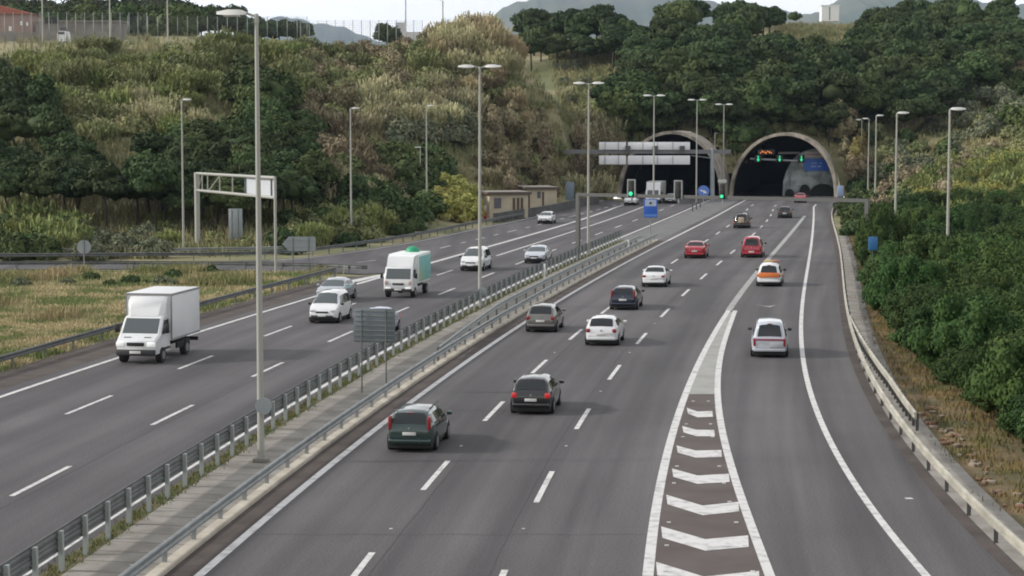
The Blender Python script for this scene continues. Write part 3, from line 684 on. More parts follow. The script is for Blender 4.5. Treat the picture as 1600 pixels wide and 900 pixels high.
# gantry over the left carriageway before the tunnel, white panels seen from behind
Yg = G(1113, 314).y; r = empty('sign_gantry', G(1113, 314), 0, 'steel gantry carrying two rows of white sign backs before the left tunnel', 'gantry'); o0 = G(1113, 314)
def L3(x_, y_, dy=0): q_ = at(x_, y_, Yg + dy); return q_ - o0
MB().bar((0, 0, 0), L3(1113, 232), .38, 12, .3).build('post', SIGNB, r)
bm_ = MB(); a, b = L3(881, 235), L3(1142, 239); bm_.box((a + b) / 2, ((b - a).length, .5, .62)); bm_.build('beam', mat('gantry_beam', (.17, .17, .18), .5), r)
st = MB(); 
for (x_, y0_, y1_) in ((881, 208, 235), (1117, 208, 235)): st.bar(L3(x_, y1_), L3(x_, y0_), .06, 6); st.box(L3(x_ + 2, y0_), (.5, .15, .12))
st.build('camera_mast', GALV, r)
def wpanel(x0, x1, y0_, y1_):
    a = L3(x0, y0_, -.5); b = L3(x1, y1_, -.5); MB().box(((a.x + b.x) / 2, (a.y + b.y) / 2, (a.z + b.z) / 2), (b.x - a.x, .12, a.z - b.z), ch=.25).build('sign_back', PANELW, r)
for x0, x1 in ((936, 978), (981, 1078)):
    wpanel(x0, x1, 222, 234); wpanel(x0, x1, 243, 257)
sm = MB()
for x_ in (945, 966, 1004, 1027, 1051): 
    for (y0_, y1_) in ((222, 234), (243.5, 256.5)):
        a = L3(x_, y0_, -.7); b = L3(x_ + .8, y1_, -.7); sm.box(((a.x + b.x) / 2, a.y, (a.z + b.z) / 2), (.09, .1, a.z - b.z))
sm.build('seam', mat('seam_grey', (.3, .31, .33), .6), r)
for x_ in (981, 1024, 1066):
    a = L3(x_ - 4, 228, -.8); b = L3(x_ + 4, 237, -.8); MB().box(((a.x + b.x) / 2, a.y, (a.z + b.z) / 2), (b.x - a.x, .2, a.z - b.z)).build('junction_box', DARKST, r)
a, b = L3(1080, 243), L3(1117, 248); MB().bar(a, b, .09, 6).build('cable_tray', GALV, r)

# signal gantry over the right carriageway
gA = G(903, 404); gB = Vector((29.3, 163.7, 0)); Hg = at(903, 304, gA.y).z
r = empty('signal_gantry', gA, 0, 'low grey portal gantry spanning the right carriageway', 'gantry'); D = gB - gA; rz_ = math.atan2(D.y, D.x)
MB().box((0, 0, Hg / 2), (.34, .34, Hg), rz=rz_).build('post', mat('gantry_grey', (.10, .10, .096), .6), r)
MB().box(D + Vector((0, 0, Hg / 2)), (.34, .34, Hg), rz=rz_).build('post', bpy.data.materials['gantry_grey'], r)
MB().box(D / 2 + Vector((0, 0, Hg)), (D.length + .30, .30, .28), rz=rz_).build('beam', bpy.data.materials['gantry_grey'], r)
def on_beam(x_):
    lo, hi = 0, 1.1
    for _ in range(40):
        m_ = (lo + hi) / 2; P_ = gA + D * m_; xx = 800 + F_PX * P_.x / (P_.y * math.cos(PITCH) + (H_CAM - Hg) * math.sin(PITCH)); 
        if xx < x_: lo = m_
        else: hi = m_
    return gA + D * lo
def signal(x_, y0_, y1_, w_, lit, label, frame=True):
    P_ = on_beam(x_); a = at(x_, y0_, P_.y); b = at(x_, y1_, P_.y); h_ = a.z - b.z; ww = w_ * P_.y / F_PX; zc = (a.z + b.z) / 2
    r = empty('traffic_light', (P_.x, P_.y - .22, b.z), rz_, label, 'traffic light', 'lane signals on the gantry')
    MB().box((0, 0, h_ / 2), (ww * .66, .25, h_ * .9), ch=.04).build('housing', BLACK, r)
    if frame:
        fm = MB(); 
        for s in (-1, 1): fm.box((s * ww * .42, -.02, h_ / 2), (.10, .12, h_))
        fm.box((0, -.02, h_ - .05), (ww * .84 - .1, .12, .10)); fm.build('frame', GALV, r)
    if not frame: MB().box((0, 0, h_ + .12), (ww * 1.2, .2, .25)).build('bracket', GALV, r)
    for k, zz in enumerate((.80, .5, .2)):
        L = MB().bar((0, -.19, h_ * zz), (0, -.13, h_ * zz), ww * .22, 16).build('lens', GREENL if (k == 2 and lit) else mat('dark_lens', (.02, .02, .02), .3), r)
    MB().box((0, .08, -.1), (.12, .12, .5)).build('bracket', GALV, r)
signal(986.5, 280, 308, 15, True, 'green lit traffic light in a pale frame, left one on the gantry')
signal(1059.5, 281.5, 311, 15, False, 'unlit traffic light in a pale frame, middle one on the gantry')
signal(1128.5, 285, 312, 12, True, 'bright green traffic light between the two tunnels, without a frame', False)

# lane signals and painted sunlit wall patch inside the right tunnel
t = TUN[1]
def TP(x_, y_, dy): return at(x_, y_, t['c'].y + dy)
r = empty('lane_signal_bar', TP(1218, 252, 3), 0, 'bar with green arrow lamps and an amber display under the right tunnel arch', 'signals'); o0 = TP(1218, 252, 3)
a, b = TP(1172, 248, 3) - o0, TP(1256, 252, 3) - o0; MB().bar(a, b, .16, 8).build('bar', mat('bar_grey', (.35, .35, .36), .5), r)
for x_ in (1184.5, 1218, 1252):
    q_ = TP(x_, 248, 2.6) - o0; MB().box(q_, (1.1, .25, 1.2), ch=.05).build('housing', BLACK, r)
    q_ = q_ + Vector((0, -.16, 0)); MB().prism([(q_.x - .09, q_.z + .5), (q_.x + .09, q_.z + .5), (q_.x + .09, q_.z - .08), (q_.x + .27, q_.z - .08), (q_.x, q_.z - .5), (q_.x - .27, q_.z - .08), (q_.x - .09, q_.z - .08)], q_.y - .03, q_.y).build('arrow', GREENL, r)
q_ = TP(1197, 238, 2.6) - o0; MB().box(q_, (2.9, .3, .95), ch=.05).build('display', BLACK, r)
am = MB()
for k in range(7): am.box(q_ + Vector((-.95 + k * .3, -.17, .03 + .12 * ((k * 5) % 3 - 1))), (.18, .03, .2 + .12 * (k % 2)))
am.build('amber_characters', AMBERL, r)
for (z_, h_) in ((240, .5),):
    q_ = TP(1233, 239, 2.8) - o0; MB().box(q_, (3.6, .2, .35)).build('cable_tray', mat('tray', (.09, .09, .09), .7), r)
# sunlight on the right wall, painted as a pale wall shape, with blue board
SUNWALL = mat('painted_sun_wall', (.36, .39, .40), .85, col2=(.15, .18, .17), scale=.55, detail=10, ramp=(.4, .6))
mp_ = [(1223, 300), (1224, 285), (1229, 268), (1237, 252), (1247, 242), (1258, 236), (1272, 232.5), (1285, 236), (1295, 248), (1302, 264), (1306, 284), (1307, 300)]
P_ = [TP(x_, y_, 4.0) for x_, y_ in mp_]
b0 = Vector((P_[0].x, P_[0].y, 0)); r = empty('wall', b0, 0, 'pale curved wall shape with painted sunlight and a blue board, inside the right side of the right tunnel', 'wall')
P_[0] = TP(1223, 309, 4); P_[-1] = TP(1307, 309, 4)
MB().prism([(p.x - b0.x, p.z - b0.z) for p in P_], .0, .6).build('wall_face', SUNWALL, r)
def wp(x_, y_): q_ = TP(x_, y_, 3.9); return (q_.x - b0.x, q_.z)
MB().prism([wp(1256, 248), wp(1291, 248), wp(1297, 267), wp(1257, 267)], -.16, -.05).build('blue_board', BLUE, r)
tl = MB()
for (y_, xs_) in ((254, ((1268, 1272), (1273.5, 1276), (1281, 1284))), (259, ((1267, 1275), (1277, 1283)))):
    for x0, x1 in xs_: tl.prism([wp(x0, y_), wp(x1, y_), wp(x1, y_ + 2), wp(x0, y_ + 2)], -.19, -.165)
tl.build('white_characters', mat('char_pale', (.3, .42, .8), .5), r)
MB().prism([wp(1258, 237), wp(1286, 237), wp(1290, 246), wp(1257, 246)], -.12, -.03).build('pale_board', mat('board_pink', (.46, .41, .40), .6), r)
MB().prism([wp(1260, 240.6), wp(1284, 240.6), wp(1284, 242), wp(1260, 242)], -.15, -.125).build('stripe', mat('board_stripe', (.2, .13, .12), .6), r)
MB().prism([wp(1233, 258), wp(1235, 258), wp(1235, 292), wp(1233, 292)], -.12, -.03).build('downpipe', mat('pipe_grey', (.15, .17, .2), .6), r)
def bl(cx, y0_, w_, h_): return [wp(cx + w_ * math.cos(q_) / 2, y0_ - h_ * max(0, math.sin(q_)) ** .7) for q_ in np.linspace(PI, 0, 12)]
dk = mat('silhouette_dark', (.012, .014, .012), .9)  # dark rounded silhouettes, solid shapes along the foot of the wall
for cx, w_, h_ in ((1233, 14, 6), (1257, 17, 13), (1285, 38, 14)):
    o = MB().prism([(p[0], max(.1, p[1])) for p in bl(cx, 306, w_, h_ + 5)], -.9, -.2).build('dark_silhouette', dk, r)

# ------------------------------------------------------------------ buildings
BE = mat('beige_render', (.52, .46, .35), .85, col2=(.40, .355, .27), scale=.5, detail=6); ROOFB = mat('flat_roof_brown', (.10, .075, .06), .8); ROOFT = mat('roof_top', (.26, .24, .21), .85)
BRW = mat('brown_door', (.09, .06, .045), .7)
def cabin(px, py, wpx, dpx, hpx, label, doors, win, rot):
    g = G(px, py); s = g.y / F_PX; W_, H_ = wpx * s, hpx * s; D_ = dpx
    r = empty('toll_cabin', g, rot, label, 'cabin', 'beige roadside cabins')
    MB().box((W_ / 2, D_ / 2, H_ / 2), (W_, D_, H_)).build('wall', BE, r)
    MB().box((W_ / 2, D_ / 2, H_ + .14), (W_ + .8, D_ + .8, .3)).build('roof', ROOFB, r)
    MB().box((W_ / 2, D_ / 2, H_ + .32), (W_ + .4, D_ + .4, .08)).build('roof_top', ROOFT, r)
    for (x0, x1, z0, z1) in win: MB().box((W_ * (x0 + x1) / 2, -.03, H_ * (z0 + z1) / 2), (W_ * (x1 - x0), .08, H_ * (z1 - z0))).build('window', mat('cabin_window', (.10, .10, .12), .3), r)
    for (x0, x1, z0, z1) in doors: MB().box((W_ * (x0 + x1) / 2, -.03, H_ * (z0 + z1) / 2), (W_ * (x1 - x0), .10, H_ * (z1 - z0))).build('door', BRW, r)
    return r
cabin(765, 341, 62, 5, 37, 'beige cabin with brown roof and grey window, nearer of the two', [(.60, .66, .2, .85), (.71, .77, .2, .85), (.81, .87, .2, .85)], [(.12, .30, .42, .85)], math.radians(14))
cabin(822, 330, 50, 6, 34, 'beige cabin with brown doors, farther of the two and nearer the tunnel', [(.02, .12, .15, .88), (.52, .58, .15, .88)], [(.36, .47, .6, .9)], math.radians(14))

def gable_house(px0, px1, ybase, ywall, yridge, Y, label, mw, mr, wins=(), depth=9):
    a = at(px0, ybase, Y); b = at(px1, ybase, Y); W_ = b.x - a.x; s = Y / F_PX; Hw = (ybase - ywall) * s; Hr = (ybase - yridge) * s; z0 = a.z - 1.5
    r = empty('house', (a.x, Y, z0), 0, label, 'house'); Hw += 1.5; Hr += 1.5
    MB().box((W_ / 2, depth / 2, Hw / 2), (W_, depth, Hw)).build('wall', mw, r)
    MB().prism([(-.5, Hw - .1), (W_ + .5, Hw - .1), (W_ / 2, Hr)], -.5, depth + .5).build('roof', mr, r)
    for (u, v, ww, hh) in wins: MB().box((W_ * u, -.04, 1.5 + (Hw - 1.5) * v), (ww, .08, hh)).build('window', WHITE if ww < 1 else DARKST, r)
gable_house(-75, 52, 64, 22, 6, 400, 'pinkish house with a red tiled roof at the left edge of the hilltop', mat('pink_wall', (.36, .25, .22), .9, col2=(.3, .22, .2), scale=.5), mat('red_tiles', (.36, .12, .08), .8, col2=(.26, .09, .06), scale=2),
            [(.72, .45, .6, .9), (.86, .65, .45, .8), (.93, .62, .4, .7)])
def slab(name, px0, px1, y0_, y1_, Y, d, m, label, cat, down=1.5):
    a = at(px0, y0_, Y); b = at(px1, y1_, Y); h_ = a.z - b.z + down; r = empty(name, ((a.x + b.x) / 2, Y, b.z - down), 0, label, cat)
    MB().box((0, d / 2, h_ / 2), (b.x - a.x, d, h_)).build('wall', m, r); return r, b.x - a.x, h_
STN = mat('stone_wall', (.27, .25, .225), .9, col2=(.18, .165, .15), scale=.5, detail=10)
slab('wall', 0, 132, 50, 66, 385, .5, STN, 'grey court wall below the red roofed house', 'wall')
r, W_, h_ = slab('shed', 56, 190, 34, 64, 396, 6, STN, 'long pale grey building behind the hilltop fence', 'building')
MB().box((0, 3, h_ + .12), (W_ + .6, 6.6, .25)).build('roof', ROOFT, r)
MB().box((-W_ / 2 + 5.5, -.06, h_ - 1.8), (1.2, .1, 1.4)).build('window', DARKST, r)
a = at(70, 27, 372); b = at(92, 37, 372); r = empty('board', ((a.x + b.x) / 2, 372, b.z - 3), 0, 'pair of dark boards beside the tall hilltop pole', 'board')
for s in (-1, 1): MB().box((s * .68, 0, 3 + (a.z - b.z) / 2), (1.2, .12, a.z - b.z)).build('panel', BLACK, r); MB().bar((s * .68, 0.1, 0), (s * .68, 0.1, 3.4), .05, 6).build('post', GALVD, r)
for (x0, x1, y0_, y1_, lb) in ((91, 105, 50, 64, 'pale van parked behind the grass edge on the hilltop'),):
    a = at(x0, y0_, 368); b = at(x1, y1_, 368); r = empty('parked_van', ((a.x + b.x) / 2, 368, hgt(a.x, 368)), 0, lb, 'van'); W_ = b.x - a.x; z_ = b.z - hgt(a.x, 368)
    MB().prism([(-W_ / 2, .3), (W_ / 2, .3), (W_ / 2, 1.1 + z_), (W_ * .38, 1.8 + z_), (-W_ * .38, 1.8 + z_), (-W_ / 2, 1.1 + z_)], -1, 2.8).build('body', PANELW, r)
    MB().box((0, -1.03, 1.4 + z_), (W_ * .7, .06, .45)).build('windscreen', DARKST, r)
    for s in (-1, 1): MB().bar((s * W_ * .4 - .1, -.4, .32), (s * W_ * .4 + .1, -.4, .32), .32, 12).build('wheel', BLACK, r)
# white hut on the central crest, pale block behind ridge, fences
a = at(1284, 9, 545); b = at(1311, 27, 545); r = empty('hut', ((a.x + b.x) / 2, 545, b.z - 1), 0, 'small white hut on the tan field at the top of the central hill', 'hut'); W_ = b.x - a.x; h_ = a.z - b.z + 1
MB().box((0, 2, h_ / 2), (W_, 4, h_)).build('wall', WHITE, r); MB().box((0, 2, h_ + .1), (W_ + .4, 4.4, .2)).build('roof', PANELW, r); MB().box((-.2, -.03, h_ * .5), (.35, .08, h_ * .85)).build('door', GALV, r)
slab('building', 616, 668, 50, 84, 600, 9, mat('pale_block', (.55, .54, .56), .9), 'pale low building beyond the left ridge', 'building', 3)
slab('building', 618, 632, 35, 60, 900, 12, mat('pale_tower', (.5, .5, .52), .9), 'small distant apartment block against the white sky', 'building', 3)
def fence(x0, x1, ybase, ytop, Y, n, label):
    a = at(x0, ybase, Y); b = at(x1, ybase, Y); H_ = (ybase - ytop) * Y / F_PX; r = empty('fence', (a.x, Y, a.z - 1), 0, label, 'fence', 'chain link fences on the hilltop')
    pm = MB().bar((0, 0, 0), (0, 0, H_ + 1), .06, 6).mesh('post', GALV)
    for k in range(n + 1): o = link('post', pm, r); o.location = ((b.x - a.x) * k / n, 0, 0)
    wm = MB()
    for k in range(15): wm.bar((0, 0, 1 + H_ * (k + .5) / 15), (b.x - a.x, 0, 1 + H_ * (k + .5) / 15), .014, 4)
    for k in range(int((b.x - a.x) / .35)): wm.bar((k * .35, 0, 1), (k * .35, 0, 1 + H_), .012, 3, cap=False)
    wm.build('mesh', GALVD, r)
fence(-20, 230, 66, 20, 352, 18, 'tall chain link fence in front of the hilltop house')
fence(200, 480, 56, 26, 350, 18, 'chain link fence along the grassy hilltop')
fence(470, 660, 82, 32, 400, 14, 'thin court fence against the white sky left of the ridge')

# ------------------------------------------------------------------ vehicles
GLASS = mat('tinted_glass', (.010, .013, .015), .06, spec=.6)
GLASSL = mat('windscreen_glass', (.07, .085, .09), .12, spec=.8)
TYRE = mat('tyre', (.018, .018, .018), .85); RIM = mat('rim', (.30, .31, .32), .35, .6); PLATE = mat('plate', (.62, .62, .60), .5)
REDL = mat('tail_lamp', (.26, .015, .018), .25, coat=.5); REDLIT = mat('brake_lamp_lit', (.45, .02, .025), .3, emit=((1, .06, .05), .14)); LAMP = mat('headlamp', (.55, .57, .6), .15, coat=.5)
LAMPON = mat('headlamp_lit', (.8, .8, .8), .2, emit=((1, .98, .92), .25)); UNDER = mat('underbody', (.012, .012, .012), .8); TRIM = mat('dark_trim', (.03, .03, .032), .6)
BADGE = mat('badge', (.45, .45, .46), .3, .7)
def paint(name, c, metal=.0): return mat(name, c, .22, metal, coat=.9, spec=.5, col2=tuple(x * .88 for x in c), scale=.8)
PROF = {
 'hatch': dict(top=[(0,.47),(.012,.60),(.03,.665),(.075,.83),(.12,.945),(.20,.985),(.34,1.0),(.50,.985),(.60,.93),(.70,.77),(.765,.655),(.80,.63),(.90,.575),(.965,.50),(1,.40)],
               belt=[(0,.46),(.012,.59),(.03,.645),(.12,.66),(.5,.64),(.765,.625),(.80,.615),(.90,.56),(.965,.485),(1,.38)], rw=(.034,.118), ws=(.61,.755), sw=[(.13,.30),(.32,.49),(.505,.69)]),
 'estate': dict(top=[(0,.47),(.01,.60),(.02,.665),(.045,.82),(.07,.93),(.13,.975),(.30,1.0),(.48,.99),(.59,.94),(.69,.77),(.75,.655),(.79,.63),(.90,.575),(.965,.50),(1,.40)],
               belt=[(0,.46),(.01,.59),(.02,.645),(.12,.66),(.5,.64),(.75,.625),(.79,.615),(.90,.56),(.965,.485),(1,.38)], rw=(.022,.068), ws=(.60,.745), sw=[(.085,.23),(.25,.46),(.475,.68)]),
 'sedan': dict(top=[(0,.50),(.01,.62),(.03,.67),(.13,.70),(.17,.74),(.24,.87),(.30,.955),(.40,1.0),(.50,.985),(.60,.92),(.70,.75),(.75,.665),(.80,.635),(.90,.58),(.965,.50),(1,.40)],
               belt=[(0,.49),(.01,.61),(.03,.66),(.13,.685),(.3,.665),(.5,.65),(.75,.64),(.80,.62),(.90,.565),(.965,.485),(1,.38)], rw=(.165,.29), ws=(.61,.745), sw=[(.27,.35),(.36,.49),(.505,.69)]),
 'mpv': dict(top=[(0,.38),(.008,.50),(.016,.56),(.035,.78),(.055,.92),(.10,.975),(.30,1.0),(.50,.99),(.64,.95),(.75,.77),(.82,.60),(.86,.56),(.93,.50),(.975,.42),(1,.33)],
               belt=[(0,.37),(.008,.49),(.016,.545),(.12,.555),(.5,.545),(.82,.56),(.86,.54),(.93,.485),(.975,.40),(1,.31)], rw=(.018,.052), ws=(.65,.81), sw=[(.075,.27),(.29,.50),(.52,.74)]),
}
def vehicle(kind, L, W, H, body, name='car', label='', cat='car', group=None, rear=True, roofm=None, lit=False, lamps='mid', rails=False, zb=.27, plate=True, extra=None, lowm=None, doorband=None, wr=.31):
    pr = PROF[kind]; tp = np.array(pr['top']); bp = np.array(pr['belt'])
    us = sorted(set([round(u, 4) for u in list(tp[:, 0]) + list(bp[:, 0]) + list(np.linspace(.1, .95, 14))]))
    def sect(u):
        t = float(np.interp(u, tp[:, 0], tp[:, 1])) * H; b = float(np.interp(u, bp[:, 0], bp[:, 1])) * H; b = min(b, t - .012)
        e = abs(2 * u - 1); w_ = W / 2 * (1 - .20 * e ** 8 - .03 * e ** 2)
        z0 = zb + .10 * max(0, (e - .85) / .15); fr = min(1, (t - b) / (.33 * H)); wr_ = w_ * (.955 - .235 * fr) if fr > .12 else w_ * .90
        return [(w_ * .84, z0), (w_ * .985, z0 + .07), (w_, z0 + .45 * (b - z0)), (w_ * .995, z0 + .78 * (b - z0)), (w_ * .958, b), (wr_, t - (.075 * fr + .006) * H), (wr_ * .78, t - .014 * fr * H), (0, t + .012)]
    def P(u, v):
        """v: 0..7 right side section index"""
        s = sect(u); i = min(int(v), 6); f_ = v - i; a, b = s[i], s[i + 1]
        return Vector(((u - .5) * L, -(a[0] + (b[0] - a[0]) * f_), a[1] + (b[1] - a[1]) * f_))
    V = []; Fs = []; n = 15
    for u in us:
        s = sect(u)
        for (y, z) in s: V.append(((u - .5) * L, -y, z))
        for (y, z) in s[-2::-1]: V.append(((u - .5) * L, y, z))
    for i in range(len(us) - 1):
        for k in range(n - 1): Fs.append((i * n + k, (i + 1) * n + k, (i + 1) * n + k + 1, i * n + k + 1))
        Fs.append((i * n + n - 1, (i + 1) * n + n - 1, (i + 1) * n, i * n))
    m_ = (len(us) - 1) * n
    for base, sgn in ((0, 1), (m_, -1)):
        for k in range(7):
            f_ = (base + k, base + k + 1, base + n - 2 - k, base + n - 1 - k) if k < 6 else (base + 6, base + 7, base + 8)
            Fs.append(f_ if sgn > 0 else f_[::-1])
    root = empty(name, (0, 0, 0), 0, label, cat, group)
    me = MB().add(V, Fs, True).mesh('body', body); recalc(me)
    me.set_sharp_from_angle(angle=math.radians(38)); link('body', me, root)
    if roofm:
        pass
    def patch(nm, pts, m, offd=.012, flip=False, parent=root):
        """pts: grid rows of points; pushed out along the local normal"""
        R_, C_ = len(pts), len(pts[0]); V = []
        for i in range(R_):
            for j in range(C_):
                a = pts[min(i + 1, R_ - 1)][j] - pts[max(i - 1, 0)][j]; b = pts[i][min(j + 1, C_ - 1)] - pts[i][max(j - 1, 0)][0:3] if False else pts[i][min(j + 1, C_ - 1)] - pts[i][max(j - 1, 0)]
                nn = a.cross(b).normalized(); 
                if nn.dot(pts[i][j] - Vector((0, 0, H * .4))) < 0: nn = -nn
                V.append(pts[i][j] + nn * offd)
        Fs = [(i * C_ + j, i * C_ + j + 1, (i + 1) * C_ + j + 1, (i + 1) * C_ + j) for i in range(R_ - 1) for j in range(C_ - 1)]
        return MB().add(V, Fs, True).build(nm, m, parent)
    def across(u, t, z=None):
        s = sect(u); ws_ = s[5][0] * (.93 if u > .5 else .86); y = t * ws_
        a, b = s[6], s[7]; yy = abs(y)
        if yy > a[0]: f_ = (yy - a[0]) / max(1e-4, s[5][0] - a[0]); zz = a[1] + (s[5][1] - a[1]) * min(1, f_)
        else: zz = b[1] + (a[1] - b[1]) * yy / a[0]
        return Vector(((u - .5) * L, y, zz))
    for nm, (u0, u1), gm in (('rear_window', pr['rw'], GLASS), ('windscreen', pr['ws'], GLASSL)):
        patch(nm, [[across(u0 + (u1 - u0) * i / 6, -1 + 2 * j / 10) for j in range(11)] for i in range(7)], gm, .014)
    for sd in (1, -1):
        for k, (u0, u1) in enumerate(pr['sw']):
            g_ = []
            for i in range(5):
                row = []
                for j in range(3):
                    u = u0 + (u1 - u0) * i / 4; v = 4.12 + .74 * j / 2
                    if k == 2: u = u0 + (u1 - (u1 - u0) * .55 * j / 2 - u0) * i / 4
                    if k == 0: u = u1 - (u1 - (u0 + (u1 - u0) * .18 * j / 2)) * (1 - i / 4)
                    p = P(u, v); row.append(Vector((p.x, p.y * sd, p.z)))
                g_.append(row)
            patch('side_window', g_, GLASS, .012)
    def bx(nm, c, d, m, ch=.03, par=root): return MB().box(c, d, ch=ch).build(nm, m, par)
    wb = .60 * L; xr = -L / 2 + .19 * L; wv = W / 2
    for s in (-1, 1):
        for x_ in (xr, xr + wb):
            MB().bar((x_, s * (wv - .16), wr + .03), (x_, s * (wv * .985 + .002), wr + .03), wr * 1.17, 20).build('wheel_arch', UNDER, root)
            w_ = MB().bar((x_, s * (wv - .22), wr), (x_, s * (wv * .985 + .018), wr), wr, 20).build('wheel', TYRE, root)
            MB().bar((x_, s * (wv * .985 + .018), wr), (x_, s * (wv * .985 + .028), wr), wr * .62, 14).build('rim', RIM, w_)
    bx('underbody', (0, 0, zb - .01), (L * .965, W * .90, .24), UNDER)  # black underside, widened so its band also paints the shade beneath the car
    beltH = float(np.interp(.02, bp[:, 0], bp[:, 1])) * H; xr_ = -L / 2; fb = float(np.interp(.97, bp[:, 0], bp[:, 1])) * H
    bx('rear_bumper', (xr_ + .05, 0, zb + .14), (.16, W * .86, .17), lowm or body, .05)
    rl = REDLIT if lit else REDL
    for s in (-1, 1):
        if lamps == 'tall': bx('tail_lamp', (xr_ + .10, s * W * .395, beltH + .09), (.20, .13, .52), rl, .05)
        elif lamps == 'side': bx('tail_lamp', (xr_ + .08, s * W * .385, beltH - .12), (.22, .24, .22), rl, .07)
        elif lamps == 'low': bx('tail_lamp', (xr_ + .06, s * W * .40, beltH - .22), (.18, .13, .42), rl, .05)
        else: bx('tail_lamp', (xr_ + .07, s * W * .375, beltH - .13), (.20, .28, .17), rl, .06)
        # mirrors
        mm = bx('mirror', (L * .5 - L * (1 - pr['ws'][1]) - .12 - .02 * L, s * (W / 2 + .09), float(np.interp(.7, bp[:, 0], bp[:, 1])) * H + .09), (.14, .22, .15), TRIM if kind == 'mpv' else body, .05)
        bx('headlamp', (L / 2 - .15, s * W * .34, fb + .0), (.26, .34, .15), LAMPON if lit == 'front' else LAMP, .06)
    bx('grille', (L / 2 - .02, 0, fb - .08), (.08, W * .42, .10), BLACK, .02)
    bx('front_bumper', (L / 2 - .05, 0, zb + .15), (.14, W * .74, .18), TRIM, .04)
    if plate:
        bx('plate', (xr_ - .012, 0, beltH - .30 if lamps != 'low' else zb + .28), (.03, .50, .12), PLATE, .01); bx('plate', (L / 2 + .022, 0, zb + .22), (.03, .50, .11), PLATE, .01)
        MB().bar((xr_ - .02, 0, beltH - .10), (xr_ + .02, 0, beltH - .10), .045, 12).build('badge', BADGE, root)
    bx('brake_light', (xr_ + (pr['rw'][1] - .005) * L, 0, H * .925), (.05, .26, .03), REDL, .01)
    if rails:
        for s in (-1, 1): MB().bar((-.36 * L, s * W * .36, H + .01), (.06 * L, s * W * .36, H + .03), .025, 6).build('roof_rail', TRIM, root)
    if extra: extra(root, L, W, H, bx, patch, across, P)
    return root
def put(o, px, py, c, side, L):
    """place with the end that faces the camera at the pixel's ground point"""
    g = G(px, py); hd = heading(c, g.y + L / 2); o.location = g + hd * (L / 2); o.location.z = .006
    a = math.atan2(hd.y, hd.x); o.rotation_euler = (0, 0, a if side > 0 else a + PI)
    return o
P_white = paint('paint_white', (.72, .73, .74)); P_silver = paint('paint_silver', (.40, .43, .47), .4); P_green = paint('paint_dark_green', (.024, .050, .047), .3)
P_black = paint('paint_black', (.007, .0075, .009)); P_taupe = paint('paint_taupe', (.16, .155, .145), .4); P_navy = paint('paint_navy', (.007, .012, .034), .2)
P_red = paint('paint_red', (.42, .012, .028)); P_redv = paint('paint_crimson', (.36, .01, .03)); P_brown = paint('paint_brown', (.05, .042, .035), .3); P_pearl = paint('paint_pearl', (.50, .53, .59), .15)
P_orange = mat('orange_band', (.72, .20, .05), .4)
S = 1.06
def ex_greenwagon(root, L, W, H, bx, patch, across, P): bx('bumper_corner', (-L / 2 + .06, W * .41, .52), (.14, .16, .22), WHITE, .05)
put(vehicle('estate', 4.4, 1.84, 1.55, P_green, label='dark green estate car with roof rails, nearest car on the right carriageway', cat='car', lamps='tall', rails=True), 639, 708, cL0, 1, 4.5)
put(vehicle('hatch', 4.1, 1.80, 1.52, P_black, label='black hatchback with glowing red tail lamps in the middle lane', lamps='side', lit=True), 829, 649, cD1, 1, 4.1)
put(vehicle('hatch', 4.1, 1.84, 1.58, P_taupe, label='grey brown hatchback in the left lane near the median rail', lamps='side'), 844, 520, cL0, 1, 4.1)
put(vehicle('hatch', 4.2, 1.86, 1.56, P_white, label='white hatchback with rounded tail, in front of the taupe car in the middle lane', lamps='side'), 939, 541, cD1, 1, 4.2)
put(vehicle('estate', 4.4, 1.84, 1.52, P_navy, label='dark navy estate car with tall red tail lamps', lamps='tall'), 973, 485, cD1, 1, 4.4)
put(vehicle('sedan', 4.3, 1.86, 1.48, P_white, label='white saloon car with dark rear window ahead of the navy estate', lamps='mid'), 1021, 449, cD1, 1, 4.3)
put(vehicle('sedan', 4.3, 1.92, 1.50, P_red, label='low red saloon car in the left lane', lamps='mid'), 1085, 404, cL0, 1, 4.3)
put(vehicle('mpv', 4.4, 1.96, 1.92, P_redv, label='tall red people carrier beside the low red saloon', lamps='low'), 1174, 403, cD2, 1, 4.4)
def ex_beige(root, L, W, H, bx, patch, across, P): bx('spare_wheel_cover', (-L / 2 - .07, 0, H * .55), (.16, .66, .66), mat('beige_cover', (.42, .34, .26), .7), .07)
put(vehicle('mpv', 4.0, 1.84, 1.75, P_brown, label='dark brown off roader with a beige cover on its tail', lamps='low', extra=ex_beige, plate=False), 1158, 357, cD1, 1, 4.0)
put(vehicle('hatch', 4.1, 1.80, 1.50, P_black, label='small black car farthest up the right carriageway before the tunnel', lamps='mid'), 1226, 341, cD2, 1, 4.1)
def ex_taxi(root, L, W, H, bx, patch, across, P):
    bx('orange_tailgate', (-L / 2 - .022, 0, H * .50), (.05, W * .80, .36), P_orange, .03)
    bx('roof_bar', (.1, 0, H + .06), (.45, W * .5, .10), mat('bar_amber', (.5, .33, .10), .4), .04)
    bx('roof_bar', (-.2, -W * .25, H + .06), (.3, W * .28, .12), mat('bar_redbrown', (.35, .12, .08), .4), .04)
    for s in (-1, 1): bx('side_stripe', (-.1, s * (W / 2 + .005), H * .45), (L * .62, .02, .12), P_orange, .005)
put(vehicle('mpv', 4.2, 1.90, 1.72, P_white, label='white car with an orange tailgate and a roof bar', lamps='side', extra=ex_taxi, plate=False), 1201, 448, cGL, 1, 4.2)
def ex_van(root, L, W, H, bx, patch, across, P):
    bx('red_stripe', (-L / 2 - .015, 0, H * .50), (.05, W * .88, .09), mat('stripe_red', (.28, .05, .09), .4), .01)
    bx('lower_door', (-L / 2 - .012, -W * .19, H * .355), (.04, W * .36, .26), mat('door_grey', (.42, .43, .46), .4), .01)
